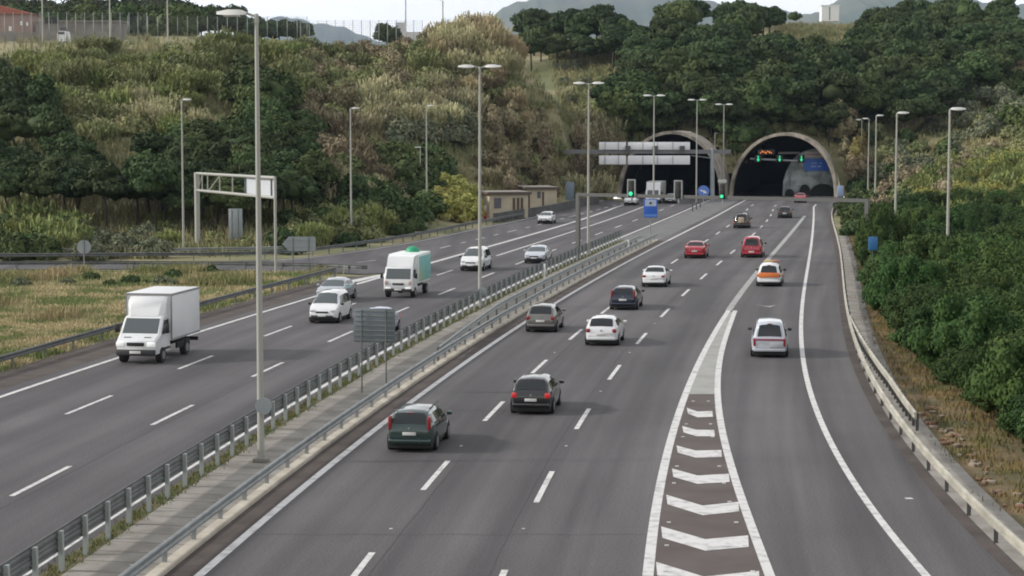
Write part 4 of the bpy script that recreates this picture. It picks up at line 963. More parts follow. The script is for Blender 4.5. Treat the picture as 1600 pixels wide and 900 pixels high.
put(vehicle('mpv', 4.7, 1.92, 1.90, P_pearl, name='minivan', label='white minivan with a red stripe across its tail on the exit lane', cat='van', lamps='low', extra=ex_van, plate=False, lowm=P_pearl), 1202, 560, cRL, 1, 4.9)
put(vehicle('sedan', 4.3, 1.86, 1.5, P_red, label='distant red car entering the right tunnel', lamps='mid'), 1250, 317, cD2, 1, 4.3)
# oncoming
put(vehicle('sedan', 4.6, 1.90, 1.55, P_silver, label='silver saloon with dark rear windows partly hidden behind the white small van', rear=False), 512, 473, cB, -1, 4.6)
put(vehicle('mpv', 4.2, 1.86, 1.88, P_white, name='small_van', label='small white van with black bumper inserts in the middle of the left carriageway', cat='van', rear=False, lowm=P_white), 503, 506, cB, -1, 4.2)
put(vehicle('mpv', 4.6, 1.96, 1.90, P_white, name='minivan', label='white minivan passing behind the second median lamp post', cat='van', rear=False), 735, 424, cB, -1, 4.6)
put(vehicle('sedan', 4.5, 1.90, 1.48, P_pearl, label='silver white saloon beside the slim white delineator', rear=False), 834, 412, cA, -1, 4.5)
put(vehicle('hatch', 4.1, 1.80, 1.45, P_white, label='white hatchback on the outer lane in front of the beige cabins', rear=False), 850, 350, cE, -1, 4.1)
put(vehicle('mpv', 4.3, 1.90, 1.75, P_white, label='white car just below the left green traffic light', rear=False), 984, 321, cE, -1, 4.3)
put(vehicle('sedan', 4.4, 1.86, 1.5, P_silver, label='pale grey car leaving the left tunnel', rear=False), 1047, 318, cA, -1, 4.4)
put(vehicle('sedan', 4.5, 1.84, 1.50, paint('paint_blue_silver', (.30, .33, .46), .3), label='blue silver car almost hidden behind the grey ribbed sign', rear=False, lit='front'), 578, 527, cA, -1, 4.5)

def wheels(root, xs_, W, r_, s_=1.0, dual=False):
    for x_ in xs_:
        for s in (-1, 1):
            w_ = MB().bar((x_, s * (W / 2 - .30), r_), (x_, s * (W / 2 - .02), r_), r_, 20).build('wheel', TYRE, root)
            MB().bar((x_, s * (W / 2 - .02), r_), (x_, s * (W / 2), r_), r_ * .55, 14).build('rim', mat('rim_grey', (.2, .2, .2), .5, .3) if 'rim_grey' not in bpy.data.materials else bpy.data.materials['rim_grey'], w_)
def box_truck():
    W, L = 2.15, 6.2; r = empty('box_truck', (0, 0, 0), 0, 'white box truck with a wind deflector above its cab', 'truck')
    BOXW = mat('box_white', (.68, .69, .70), .45, col2=(.62, .63, .64), scale=.6); xf = L / 2
    # cab: side outline swept across with taper
    out = [(xf - 2.0, .45), (xf - .1, .42), (xf, .55), (xf, .95), (xf - .08, 1.12), (xf - .62, 1.38), (xf - 1.18, 2.12), (xf - 1.35, 2.2), (xf - 2.0, 2.22)]
    V = []; Fs = []; n = len(out); ww = lambda x_, z_: W / 2 * (.97 - .10 * max(0, (z_ - 1.3)) - .10 * max(0, (x_ - (xf - .55)) / .55) ** 2)
    for t in (-1, -.9, .9, 1):
        for (x_, z_) in out:
            sh = .0 if abs(t) < 1 else .05
            V.append((x_ - (sh if x_ > xf - 1.9 else 0), t * ww(x_, z_), z_ - (sh if z_ > 1 else -sh)))
    for k in range(3):
        for i in range(n): Fs.append((k * n + i, k * n + (i + 1) % n, (k + 1) * n + (i + 1) % n, (k + 1) * n + i))
    Fs += [tuple(range(n))[::-1], tuple(range(3 * n, 4 * n))]
    me = MB().add(V, Fs, True).mesh('cab', P_white); recalc(me); me.set_sharp_from_angle(angle=math.radians(30)); link('cab', me, r)
    def quad(nm, pts, m, th=.02): 
        a, b, c, d = [Vector(p) for p in pts]; nn = (b - a).cross(d - a).normalized() * th
        return MB().add([a, b, c, d, a + nn, b + nn, c + nn, d + nn], [(3, 2, 1, 0), (4, 5, 6, 7), (0, 1, 5, 4), (1, 2, 6, 5), (2, 3, 7, 6), (3, 0, 4, 7)]).build(nm, m, r)
    quad('windscreen', [(xf - .66, -.88, 1.40), (xf - .66, .88, 1.40), (xf - 1.15, .83, 2.08), (xf - 1.15, -.83, 2.08)], GLASSL)
    for s in (-1, 1):
        y_ = s * (W / 2 * .955); pts = [(xf - 1.85, y_, 1.38), (xf - .98, y_, 1.36), (xf - 1.32, y_ * .96, 2.0), (xf - 1.85, y_ * .96, 2.02)]
        quad('side_window', pts if s < 0 else pts[::-1], GLASS, .03)
        MB().box((xf - .95, s * (W / 2 + .16), 1.62), (.12, .24, .42), ch=.05).build('mirror', BLACK, r)
        MB().box((xf - .05, s * W * .355, .95), (.16, .42, .24), ch=.06).build('headlamp', LAMPON, r)
        MB().box((xf - 1.45, s * (W / 2 * .985), .66), (.9, .05, .12), ch=.02).build('side_trim', TRIM, r)
        MB().box((xf - .34, s * .5, 1.26), (.05, .34, .03)).build('bonnet_vent', TRIM, r)
    MB().box((xf + .0, 0, .96), (.06, .86, .17), ch=.02).build('grille', BLACK, r)
    MB().box((xf - .06, 0, .56), (.24, W * .90, .30), ch=.07).build('bumper', TRIM, r)
    MB().box((xf + .07, 0, .58), (.03, .55, .13), ch=.01).build('plate', PLATE, r)
    # box body
    bl_, z0, z1 = 4.2, .95, 3.22; xb = xf - 1.95 - bl_ / 2; BW = 2.32
    MB().box((xb, 0, (z0 + z1) / 2), (bl_, BW, z1 - z0), ch=.02).build('cargo_box', BOXW, r)
    tm = MB()
    for s in (-1, 1): tm.box((xb, s * (BW / 2 + .004), z1 - .05), (bl_ + .03, .03, .10)); tm.box((xb + bl_ / 2 + .004, s * (BW / 2 - .03), (z0 + z1) / 2), (.03, .07, z1 - z0)); tm.box((xb, s * (BW / 2 + .004), z0 + .06), (bl_, .03, .10))
    tm.box((xb + bl_ / 2 + .008, 0, z1 - .05), (.03, BW - .1, .10)); tm.build('edge_trim', mat('alu_trim', (.32, .32, .33), .4, .5), r)
    # wind deflector
    xd = xf - 1.95; dv = []
    for (x_, hw, z_) in ((xf - 1.28, .86, 2.18), (xf - 1.42, .92, 2.5), (xf - 1.62, .96, 2.85), (xf - 1.80, .98, 3.05), (xd + .0, 1.0, 3.10)):
        dv += [(x_ - .18, -hw, z_), (x_, -hw * .8, z_), (x_, hw * .8, z_), (x_ - .18, hw, z_)]
    base = len(dv); dv += [(xd, -.95, 2.15), (xd, -1.0, 3.10), (xd, 1.0, 3.10), (xd, .95, 2.15)]
    Fs = []
    for i in range(4):
        for k in range(3): Fs.append((i * 4 + k, i * 4 + k + 1, i * 4 + 5 + k, i * 4 + 4 + k))
    Fs += [(0, 4, 8, 12, 16, base + 1, base), (3, base + 3, base + 2, 19, 15, 11, 7), (0, base, base + 3, 3, 2, 1)]
    me = MB().add(dv, Fs, True).mesh('wind_deflector', P_white); recalc(me); me.set_sharp_from_angle(angle=math.radians(40)); link('wind_deflector', me, r)
    MB().box((-.3, 0, .72), (5.2, 1.0, .28)).build('chassis', UNDER, r)
    for s in (-1, 1): MB().box((-1.0, s * .95, .62), (2.0, .10, .34), ch=.03).build('side_guard', UNDER, r)
    wheels(r, (xf - .95, xf - 4.45), W, .37)
    MB().box((-L / 2 + .05, 0, .62), (.14, 2.1, .18)).build('rear_bar', UNDER, r)
    return r
o = box_truck(); put(o, 214, 569, cE, -1, 6.2); o.scale = (1.06, 1.06, 1.06)
def delivery_truck(label, boxm, sidem, dome, Lx=5.8, W=2.1, Hb=2.95):
    r = empty('delivery_truck', (0, 0, 0), 0, label, 'truck'); xf = Lx / 2
    out = [(xf - 1.6, .5), (xf - .04, .5), (xf, .62), (xf, 1.25), (xf - .34, 2.05), (xf - .46, 2.14), (xf - 1.6, 2.16)]
    V = []; Fs = []; n = len(out)
    for t in (-1, -.92, .92, 1):
        for (x_, z_) in out: V.append((x_ - (.06 if abs(t) == 1 and x_ > xf - 1.5 else 0), t * W / 2 * (.97 - .05 * max(0, z_ - 1.2)), z_))
    for k in range(3):
        for i in range(n): Fs.append((k * n + i, k * n + (i + 1) % n, (k + 1) * n + (i + 1) % n, (k + 1) * n + i))
    Fs += [tuple(range(n))[::-1], tuple(range(3 * n, 4 * n))]
    me = MB().add(V, Fs, True).mesh('cab', P_white); recalc(me); me.set_sharp_from_angle(angle=math.radians(30)); link('cab', me, r)
    a, b, c, d = Vector((xf - .03, -.86, 1.33)), Vector((xf - .03, .86, 1.33)), Vector((xf - .33, .84, 2.02)), Vector((xf - .33, -.84, 2.02)); nn = Vector((.02, 0, .01))
    MB().add([a, b, c, d, a + nn, b + nn, c + nn, d + nn], [(3, 2, 1, 0), (4, 5, 6, 7), (0, 1, 5, 4), (1, 2, 6, 5), (2, 3, 7, 6), (3, 0, 4, 7)]).build('windscreen', GLASSL, r)
    for s in (-1, 1):
        MB().box((xf - .85, s * (W / 2 * .955), 1.68), (.75, .04, .55), ch=.01).build('side_window', GLASS, r)
        MB().box((xf - .25, s * (W / 2 + .16), 1.55), (.10, .20, .38), ch=.04).build('mirror', BLACK, r)
        MB().box((xf - .0, s * W * .40, 1.08), (.10, .22, .28), ch=.05).build('headlamp', mat('lamp_pink', (.5, .38, .34), .3) if 'lamp_pink' not in bpy.data.materials else bpy.data.materials['lamp_pink'], r)
        MB().box((xf + .02, s * W * .34, .70), (.10, .40, .12), ch=.03).build('fog_lamp', LAMPON, r)
    MB().box((xf + .005, 0, .98), (.05, .80, .14), ch=.02).build('grille', TRIM, r); MB().box((xf - .05, 0, .56), (.2, W * .92, .22), ch=.05).build('bumper', TRIM, r)
    MB().box((xf + .06, 0, .60), (.03, .52, .12), ch=.01).build('plate', PLATE, r)
    bl_ = Lx - 1.7; xb = -Lx / 2 + bl_ / 2; BW = W + .05
    cb = MB().box((xb, 0, (.9 + Hb) / 2), (bl_, BW, Hb - .9), ch=.06).build('cargo_box', boxm, r)
    for s in (-1, 1): MB().box((xb, s * (BW / 2 + .01), (.95 + Hb) / 2 - .05), (bl_ * .93, .03, Hb - 1.2), ch=.01).build('side_panel', sidem, r)
    fv = [(xb + bl_ / 2 - .01, -W * .46, 2.15), (xb + bl_ / 2 - .01, W * .46, 2.15), (xb + bl_ / 2 - .01, W * .46, Hb - .02), (xb + bl_ / 2 - .01, -W * .46, Hb - .02), (xf - .5, -W * .44, 2.15), (xf - .5, W * .44, 2.15), (xf - .95, W * .44, Hb - .12), (xf - .95, -W * .44, Hb - .12)]
    MB().add(fv, [(0, 1, 5, 4), (4, 5, 6, 7), (7, 6, 2, 3), (0, 4, 7, 3), (1, 2, 6, 5)]).build('cab_fairing', P_white, r)
    if dome:
        V = []; Fs = []; nseg = 14; nr = 5
        for i in range(nr + 1):
            q_ = PI / 2 * i / nr
            for k in range(nseg): V.append((xb - .9 + .5 * math.cos(q_) * math.cos(2 * PI * k / nseg), .52 * math.cos(q_) * math.sin(2 * PI * k / nseg), Hb - .02 + .42 * math.sin(q_)))
        for i in range(nr):
            for k in range(nseg): Fs.append((i * nseg + k, i * nseg + (k + 1) % nseg, (i + 1) * nseg + (k + 1) % nseg, (i + 1) * nseg + k))
        MB().add(V, Fs, True).build('roof_dome', mat('dome_green', (.015, .28, .14), .5), r)
    MB().box((-.4, 0, .66), (Lx - 1, 1.0, .26)).build('chassis', UNDER, r); wheels(r, (xf - .85, -Lx / 2 + 1.1), W, .36)
    return r
GW = mat('box_mint_white', (.70, .74, .71), .45); TEAL = mat('teal_side', (.16, .42, .40), .5, col2=(.35, .45, .28), scale=.5, ramp=(.45, .62))
put(delivery_truck('white delivery truck with a teal side and a green dome on its roof', GW, TEAL, True, 5.6, 2.12, 2.95), 622, 466, cB, -1, 5.6)
put(delivery_truck('distant white lorry coming out of the left tunnel', mat('box_grey', (.3, .3, .3), .6), mat('box_grey2', (.25, .25, .25), .6), False, 7.0, 2.4, 3.3), 1020, 318, cB, -1, 7.0)

# ------------------------------------------------------------------ vegetation
def leaf_mat(name, c1, c2, objvar=.32, scale=1.2):
    return mat(name, c1, .75, col2=c2, scale=scale, objvar=objvar, spec=.15, ramp=(.35, .65), detail=3)
M_PINE = leaf_mat('pine_foliage', (.028, .049, .019), (.058, .084, .032)); M_PINEL = leaf_mat('pine_foliage_light', (.042, .072, .024), (.075, .105, .038))
M_OLIVE = leaf_mat('olive_scrub', (.155, .180, .078), (.255, .262, .122), .22, .6); M_REED = leaf_mat('reed', (.34, .335, .185), (.47, .44, .27), .2, .6)
M_BROWN = leaf_mat('brown_scrub', (.185, .162, .10), (.285, .245, .15), .22, .6); M_TAN = leaf_mat('tan_canes', (.33, .275, .165), (.43, .36, .22), .15, .6)
M_GREENR = leaf_mat('green_reed', (.15, .195, .068), (.27, .29, .11), .2, .6); M_YEL = leaf_mat('yellow_green', (.23, .24, .06), (.33, .32, .10), .15, .6)
M_HEDGE = leaf_mat('hedge_leaf', (.018, .045, .011), (.052, .092, .024), .34, 2.2); M_GREYG = leaf_mat('grey_green', (.10, .12, .075), (.17, .18, .11), .2, .8)
M_ORANGE = leaf_mat('yellow_poplar', (.21, .17, .065), (.28, .24, .09), .15, .6)
BARK = mat('bark', (.07, .055, .042), .9, col2=(.04, .032, .026), scale=3)

def quads_mesh(name, cen, ax, up, hw, hh, m, extra=None):
    """one quad per leaf: centre, half axes"""
    n = len(cen); a = ax * hw[:, None]; b = up * hh[:, None]
    V = np.stack([cen - a - b, cen + a - b, cen + a * .55 + b, cen - a * .55 + b], 1).reshape(-1, 3)
    nf = n; idx_ = np.arange(n * 4)
    ev, ef = (np.zeros((0, 3)), []) if extra is None else extra
    me = bpy.data.meshes.new(name)
    allv = np.concatenate([V, ev]) if len(ev) else V
    me.vertices.add(len(allv)); me.vertices.foreach_set('co', allv.ravel().astype('f'))
    ls = [4] * n; lv = list(idx_)
    for f_ in ef: ls.append(len(f_)); lv += [n * 4 + i for i in f_]
    me.loops.add(len(lv)); me.loops.foreach_set('vertex_index', lv)
    st = np.concatenate([[0], np.cumsum(ls)[:-1]]); me.polygons.add(len(ls)); me.polygons.foreach_set('loop_start', st.astype('i')); me.polygons.foreach_set('loop_total', np.array(ls, 'i'))
    me.materials.append(m); me.update(calc_edges=True); me.validate()
    return me
def unit(v): return v / (np.linalg.norm(v, axis=1, keepdims=True) + 1e-9)
def ico(c, r, sub=2, seed=0):
    bm = bmesh.new(); bmesh.ops.create_icosphere(bm, subdivisions=sub, radius=1); 
    v = np.array([tuple(x.co) for x in bm.verts]); f = [[x.index for x in p.verts] for p in bm.faces]; bm.free()
    g = np.random.default_rng(seed); v = v * (1 + g.uniform(-.18, .1, (len(v), 1)))
    return v * np.array(r) + np.array(c), f
def crown_mesh(name, m, R, Hc, lobes, lr, per, leaf, seed, zc=0.0, flat=.75, ell=(1, 1), core=.72, drop=.0):
    """lobed crown: leaf faces through the outer shell of many lobes, twig-dark cores inside"""
    g = np.random.default_rng(seed); cen = []; nor = []; ev = []; ef = []; nb = 0
    for i in range(lobes):
        th = g.uniform(0, 2 * PI); ph = math.acos(g.uniform(-.25 if flat > .9 else .0, 1)); rr = g.uniform(.62, 1.0)
        c = np.array([R * ell[0] * rr * math.sin(ph) * math.cos(th), R * ell[1] * rr * math.sin(ph) * math.sin(th), zc + Hc * rr * math.cos(ph)])
        r_ = lr * g.uniform(.7, 1.25)
        d = unit(g.normal(size=(per, 3))); d[:, 2] = np.abs(d[:, 2]) * 1.0 - .35; d = unit(d)
        p = c + d * r_ * g.uniform(.72, 1.12, (per, 1)) * np.array([1, 1, flat]); cen.append(p); nor.append(d)
        v, f = ico(c, (r_ * core, r_ * core, r_ * core * flat), 1, seed * 50 + i); ev.append(v); ef += [[nb + k for k in q_] for q_ in f]; nb += len(v)
    v, f = ico((0, 0, zc + Hc * .25), (R * .72, R * .72, Hc * .62), 2, seed); ev.append(v); ef += [[nb + k for k in q_] for q_ in f]
    cen = np.concatenate(cen); nor = np.concatenate(nor)
    nor = unit(nor + g.normal(size=nor.shape) * .45)
    ax = unit(np.cross(nor, g.normal(size=nor.shape))); up = unit(np.cross(nor, ax))
    s = g.uniform(.6, 1.3, len(cen)) * leaf
    return quads_mesh(name, cen, ax, up, s, s * g.uniform(.5, .9, len(cen)), m, (np.concatenate(ev), ef))
def reed_mesh(name, m, R, Hc, n, wd, seed, plume=.25, lean=.16):
    g = np.random.default_rng(seed); th = g.uniform(0, 2 * PI, n); rr = R * np.sqrt(g.uniform(0, 1, n)); base = np.stack([rr * np.cos(th), rr * np.sin(th), np.zeros(n)], 1)
    hh = Hc * g.uniform(.55, 1.0, n) * (1 - .35 * (rr / R) ** 2); dirn = unit(np.stack([g.normal(size=n) * lean + rr * np.cos(th) / R * .22, g.normal(size=n) * lean + rr * np.sin(th) / R * .22, np.ones(n)], 1))
    ang = g.uniform(0, PI, n); ax = np.stack([np.cos(ang), np.sin(ang), np.zeros(n)], 1)
    C1 = base + dirn * (hh / 2)[:, None]; A = [C1]; AX_ = [ax]; UP = [dirn]; HW = [np.full(n, wd * .5)]; HH = [hh / 2]
    for k in range(5):   # blades leaving the stem
        t = g.uniform(.25, .95, n); p = base + dirn * (hh * t)[:, None]; a2 = g.uniform(0, 2 * PI, n)
        d = unit(np.stack([np.cos(a2), np.sin(a2), g.uniform(.5, 1.6, n)], 1)); L = g.uniform(.35, .8, n) * min(1, Hc / 4)
        A.append(p + d * (L / 2)[:, None]); AX_.append(unit(np.cross(d, np.stack([np.zeros(n), np.zeros(n), np.ones(n)], 1)))); UP.append(d); HW.append(np.full(n, wd * .75)); HH.append(L / 2)
    if plume:
        k = int(n * plume); p = (base + dirn * hh[:, None])[:k]; A.append(p); AX_.append(ax[:k]); UP.append(dirn[:k]); HW.append(np.full(k, wd * 1.6)); HH.append(np.full(k, .35))
    return quads_mesh(name, np.concatenate(A), np.concatenate(AX_), np.concatenate(UP), np.concatenate(HW), np.concatenate(HH), m)
def trunk_mesh(name, h, r, seed, limbs=5, top=None):
    g = random.Random(seed); mb_ = MB(); p = Vector((0, 0, -.3)); d = Vector((g.uniform(-.08, .08), g.uniform(-.08, .08), 1)).normalized(); n = 5; rr = r
    pts = [p]
    for i in range(n):
        q_ = p + d * ((h + .3) / n); mb_.bar(p, q_, rr, 8, rr * .86, cap=(i == 0)); rr *= .86; p = q_; d = (d + Vector((g.uniform(-.12, .12), g.uniform(-.12, .12), 0))).normalized(); pts.append(p)
    for k in range(limbs):
        a = g.uniform(0, 2 * PI); s_ = pts[-1 - (k % 2)]; mb_.bar(s_, s_ + Vector((math.cos(a) * h * .28, math.sin(a) * h * .28, h * .22)), rr * .7, 6, rr * .3)
    return mb_.mesh(name, BARK)

def kind_tree(name, crowns, trunks):
    """a set of prototypes: (crown mesh, trunk mesh, crown lift)"""
    return [(name, c, t, l) for (c, l), t in zip(crowns, trunks)]
pineM = [crown_mesh('crown', M_PINE, 2.9, 2.4, 24, 1.05, 190, .21, 100 + i, zc=0.4, flat=.72) for i in range(5)]
pineT = [trunk_mesh('trunk', 4.6, .20, i) for i in range(5)]
broadM = [crown_mesh('crown', M_PINEL, 2.7, 2.5, 22, 1.05, 190, .20, 130 + i, zc=0.2, flat=.95) for i in range(3)]
oliveM = [crown_mesh('foliage', M_OLIVE, 1.7, 1.5, 16, .75, 120, .17, 160 + i, zc=.5, flat=1.0) for i in range(4)]
greyM = [crown_mesh('foliage', M_GREYG, 1.8, 1.4, 16, .75, 120, .16, 170 + i, zc=.5, flat=1.0) for i in range(3)]
greenM = [crown_mesh('foliage', M_PINEL, 1.7, 1.5, 16, .75, 120, .17, 180 + i, zc=.5, flat=1.0) for i in range(3)]
brownM = [crown_mesh('foliage', M_BROWN, 1.6, 1.7, 16, .65, 110, .14, 190 + i, zc=.6, flat=1.1, core=.5) for i in range(4)]
yelM = [crown_mesh('foliage', M_YEL, 2.0, 2.0, 18, .8, 140, .15, 200 + i, zc=.8, flat=1.0, core=.6) for i in range(2)]
reedM = [reed_mesh('foliage', M_REED, 1.9, 4.2, 300, .085, 210 + i) for i in range(4)]
reedO = [reed_mesh('foliage', M_OLIVE, 2.0, 3.6, 320, .10, 220 + i, 0) for i in range(3)]
reedG = [reed_mesh('foliage', M_GREENR, 2.0, 3.4, 340, .10, 230 + i, .1) for i in range(3)]
reedT = [reed_mesh('foliage', M_TAN, 1.8, 4.6, 300, .085, 240 + i, .4) for i in range(3)]
reedB = [reed_mesh('foliage', M_BROWN, 2.0, 3.6, 320, .10, 250 + i, 0) for i in range(3)]
popM = [crown_mesh('crown', M_ORANGE, .9, 3.0, 16, .6, 100, .13, 260 + i, zc=2.6, flat=1.3, core=.4) for i in range(2)]
popB = [crown_mesh('crown', M_BROWN, .9, 3.2, 16, .6, 100, .12, 265 + i, zc=2.6, flat=1.3, core=.4) for i in range(2)]
popT = [trunk_mesh('trunk', 4.0, .10, 40 + i, 4) for i in range(2)]
hedgeM = [crown_mesh('foliage', M_HEDGE, 2.1, 1.35, 44, .62, 380, .062, 300 + i, zc=.95, flat=.95, core=.78) for i in range(5)]

def put_plant(name, me, p, s, label, cat, group, trunk=None, lift=0, sz=1.0):
    if trunk is None:
        o = link(name, me); o.location = p - Vector((0, 0, .15)); o.rotation_euler = (0, 0, random.uniform(0, 2 * PI)); o.scale = (s, s, s * sz); tag(o, label, cat, group); return o
    r = empty(name, p, random.uniform(0, 2 * PI), label, cat, group); r.scale = (s, s, s * sz)
    link('trunk', trunk, r); c = link('crown', me, r); c.location.z = lift; return r
from math import hypot
def in_tube(p):
    for t in TUN:
        al, ac = tun_local(t, p.x, p.y)
        if -3.5 < al < 60 and abs(ac) < t['a'] + .6 and p.z < t['h'] * math.sqrt(max(0, 1 - (ac / (t['a'] + .6)) ** 2)) + (.25 if al > 2.5 else 1.2): return True
    return False
def scatter(polypx, n, mats, label, cat, name, group, smin, smax, gap, liftH, trunks=None, lift=0.0, sz=(.85, 1.15), y1=640):
    P = np.array(polypx, float); x0, y0 = P.min(0); x1, y1_ = P.max(0); got = 0; tries = 0; mine = []
    while got < n and tries < n * 40:
        tries += 1; x_ = random.uniform(x0, x1); y_ = random.uniform(y0, y1_)
        if not inside_poly(np.array([x_]), np.array([y_]), P)[0]: continue
        p = hit(x_, y_, liftH * .5, y1=y1)
        if p is None: continue
        if p.y < 199 and p.x < -18 and liftH > 3.9: continue
        if any(hypot(p.x - a, p.y - b) < gap for a, b in mine): continue
        if inside_poly(np.array([p.x]), np.array([p.y]), poly)[0]: continue
        if in_tube(p): continue
        mine.append((p.x, p.y)); got += 1; k = random.randrange(len(mats)); s = random.uniform(smin, smax)
        put_plant(name, mats[k], p, s, label, cat, group, trunks[k % len(trunks)] if trunks else None, lift, random.uniform(*sz))
# left hill
scatter([(-20,120),(30,125),(70,200),(115,250),(150,300),(150,345),(-20,345)], 34, pineM, 'dark pine in the dense grove at the left edge of the hill', 'tree', 'pine_tree', 'pines at the left edge', .7, 1.0, 2.6, 7, pineT, 4.0)
scatter([(215,235),(330,215),(400,190),(475,200),(490,300),(300,325),(210,320)], 50, pineM + broadM, 'dark tree in the grove above the truss gantry', 'tree', 'pine_tree', 'trees above the truss gantry', .65, 1.0, 2.6, 7, pineT, 4.0)
scatter([(130,305),(290,300),(290,345),(150,345)], 9, pineM, 'slender dark trunked pine standing free on the lower slope', 'tree', 'pine_tree', 'pines with bare trunks', .8, 1.0, 3, 7.5, pineT, 4.4)
scatter([(385,140),(460,150),(465,215),(390,210)], 7, broadM, 'round dark tree in the group high on the left hill', 'tree', 'tree', 'round dark trees high on the left hill', 1.0, 1.3, 3, 6, pineT, 3.0)
scatter([(45,140),(92,140),(92,180),(45,180)], 2, broadM, 'lone dark round tree among pale scrub near the left edge', 'tree', 'tree', 'lone dark round trees', 1.0, 1.1, 2, 6, pineT, 2.6)
scatter([(485,170),(525,168),(525,195),(485,195)], 2, greenM, 'small dark shrub halfway up the left hill', 'shrub', 'shrub', 'small dark shrubs halfway up', 1.0, 1.25, 2, 3)
scatter([(470,285),(600,290),(640,300),(640,335),(500,320)], 16, greenM + broadM, 'dark green bush behind the reeds above the ramp', 'shrub', 'shrub', 'dark bushes behind the reeds', .8, 1.25, 2.4, 4)
scatter([(620,250),(690,240),(695,325),(640,335)], 12, greenM + broadM, 'dark bush around the third single lamp post', 'shrub', 'shrub', 'dark bushes near the third lamp post', .9, 1.3, 2.2, 4)
scatter([(595,175),(730,165),(735,215),(610,215)], 14, greyM, 'grey green bush below the pale canes on the left hill', 'shrub', 'shrub', 'grey green bushes on the left hill', 1.0, 1.4, 2.4, 3)
GL_ = 'olive scrub on the left hill'
scatter([(-20,95),(100,78),(170,65),(480,58),(485,150),(380,150),(190,195),(110,235),(60,130)], 105, oliveM + reedO + reedO + reedG, 'olive green scrub clump on the upper left hill', 'shrub', 'olive_scrub', GL_, .7, 1.3, 1.8, 3.5)
scatter([(480,68),(700,70),(700,140),(560,165),(480,150)], 60, oliveM + brownM + reedO, 'olive brown scrub clump below the pale sky gap', 'shrub', 'olive_scrub', 'scrub below the sky gap', .8, 1.3, 1.8, 3.5)
scatter([(565,140),(730,132),(738,185),(575,190)], 34, reedM, 'tall pale cane clump on the middle of the left hill', 'reeds', 'giant_reed', 'pale canes on the left hill', .75, 1.05, 1.7, 4)
scatter([(120,150),(330,150),(330,190),(150,200)], 18, reedG + reedM, 'pale green cane clump above the dark grove', 'reeds', 'giant_reed', 'canes above the dark grove', .7, 1.0, 1.8, 4)
scatter([(380,120),(560,120),(570,250),(480,270),(470,180)], 46, brownM + oliveM + reedB, 'brown scrub clump right of the dark grove', 'shrub', 'brown_scrub', 'brown scrub right of the grove', .8, 1.3, 1.8, 3.2)
scatter([(660,45),(700,30),(745,18),(775,35),(830,70),(800,100),(690,95)], 40, reedT + reedM + brownM, 'tan cane clump on the ridge top', 'reeds', 'giant_reed', 'tan canes on the ridge', .75, 1.15, 1.6, 4)
scatter([(735,100),(800,110),(850,180),(885,240),(880,300),(800,290),(760,280),(720,170)], 48, brownM + reedB + reedT[:1] + oliveM, 'brown bush on the steep shoulder left of the tunnels', 'shrub', 'brown_scrub', 'brown bushes on the steep shoulder', .45, .95, 1.5, 2.4)
scatter([(740,200),(850,190),(860,290),(780,290)], 10, popB, 'bare brown slender tree behind the beige cabins', 'tree', 'slender_tree', 'slender brown trees behind the cabins', .8, 1.2, 1.5, 6, popT, 0)
scatter([(672,278),(735,278),(735,325),(672,325)], 7, yelM, 'yellow green bush right of the third single lamp post', 'shrub', 'shrub', 'yellow green bushes', .9, 1.2, 1.6, 4)
scatter([(440,325),(600,300),(640,315),(655,345),(560,362),(440,378)], 40, reedG + greenM + oliveM, 'green reed clump beside the exit ramp', 'reeds', 'reed_clump', 'green reeds beside the ramp', .6, 1.0, 1.6, 3)
scatter([(520,270),(640,262),(640,300),(520,310)], 16, reedM + reedB, 'pale plumed reed clump above the ramp bushes', 'reeds', 'giant_reed', 'plumed reeds above the ramp', .6, .9, 1.6, 3.5)
scatter([(-10,335),(110,335),(120,400),(-10,402)], 20, reedG + greenM, 'bright green reed clump by the ramp rail at the left edge', 'reeds', 'reed_clump', 'reeds at the left edge', .8, 1.15, 1.6, 3)
scatter([(120,355),(240,355),(240,398),(130,400)], 14, greyM, 'grey green low bush beside the ramp rail', 'shrub', 'shrub', 'low grey bushes by the ramp rail', .6, .85, 1.8, 2)
scatter([(380,275),(450,275),(450,300),(380,300)], 10, brownM, 'rust brown scrub under the grove', 'shrub', 'scrub', 'rust brown scrub', .6, .9, 1.6, 2)
scatter([(240,340),(440,335),(440,378),(240,385)], 24, oliveM + greyM + reedG, 'small low olive shrub on the lower slope by the truss gantry', 'shrub', 'shrub', 'low shrubs on the lower slope', .35, .65, 1.8, 1.5)
# central hill
scatter([(812,50),(860,42),(1200,28),(1225,100),(1335,102),(1360,34),(1480,22),(1580,18),(1590,90),(1480,175),(1430,190),(1320,200),(1280,200),(1220,190),(1130,200),(1060,190),(960,215),(950,175),(1000,105),(870,85),(820,95)], 235, pineM + pineM + broadM,
        'rounded dark pine in the wood on the hill above the tunnels', 'tree', 'pine_tree', 'pines above the tunnels', 1.0, 1.6, 3.3, 6.5, pineT, 3.2)
scatter([(870,92),(985,95),(955,170),(890,165)], 20, oliveM + greyM, 'low olive shrub in the grassy clearing of the central hill', 'shrub', 'shrub', 'shrubs in the clearing', .5, .9, 2, 2)
scatter([(860,8),(960,5),(960,22),(870,30)], 6, yelM, 'yellow green tree crown on the skyline of the central hill', 'tree', 'shrub', 'yellow trees on the skyline', 1.2, 1.5, 3, 5)
scatter([(1392,80),(1470,78),(1480,118),(1400,118)], 10, yelM, 'yellow green bush in the middle of the dark pines', 'shrub', 'shrub', 'yellow bushes among the pines', 1.1, 1.5, 2.4, 4)
scatter([(1050,88),(1120,85),(1120,112),(1050,112)], 7, brownM, 'pale brown bush among the dark pines', 'shrub', 'shrub', 'pale brown bushes among the pines', 1.0, 1.4, 2.4, 3)
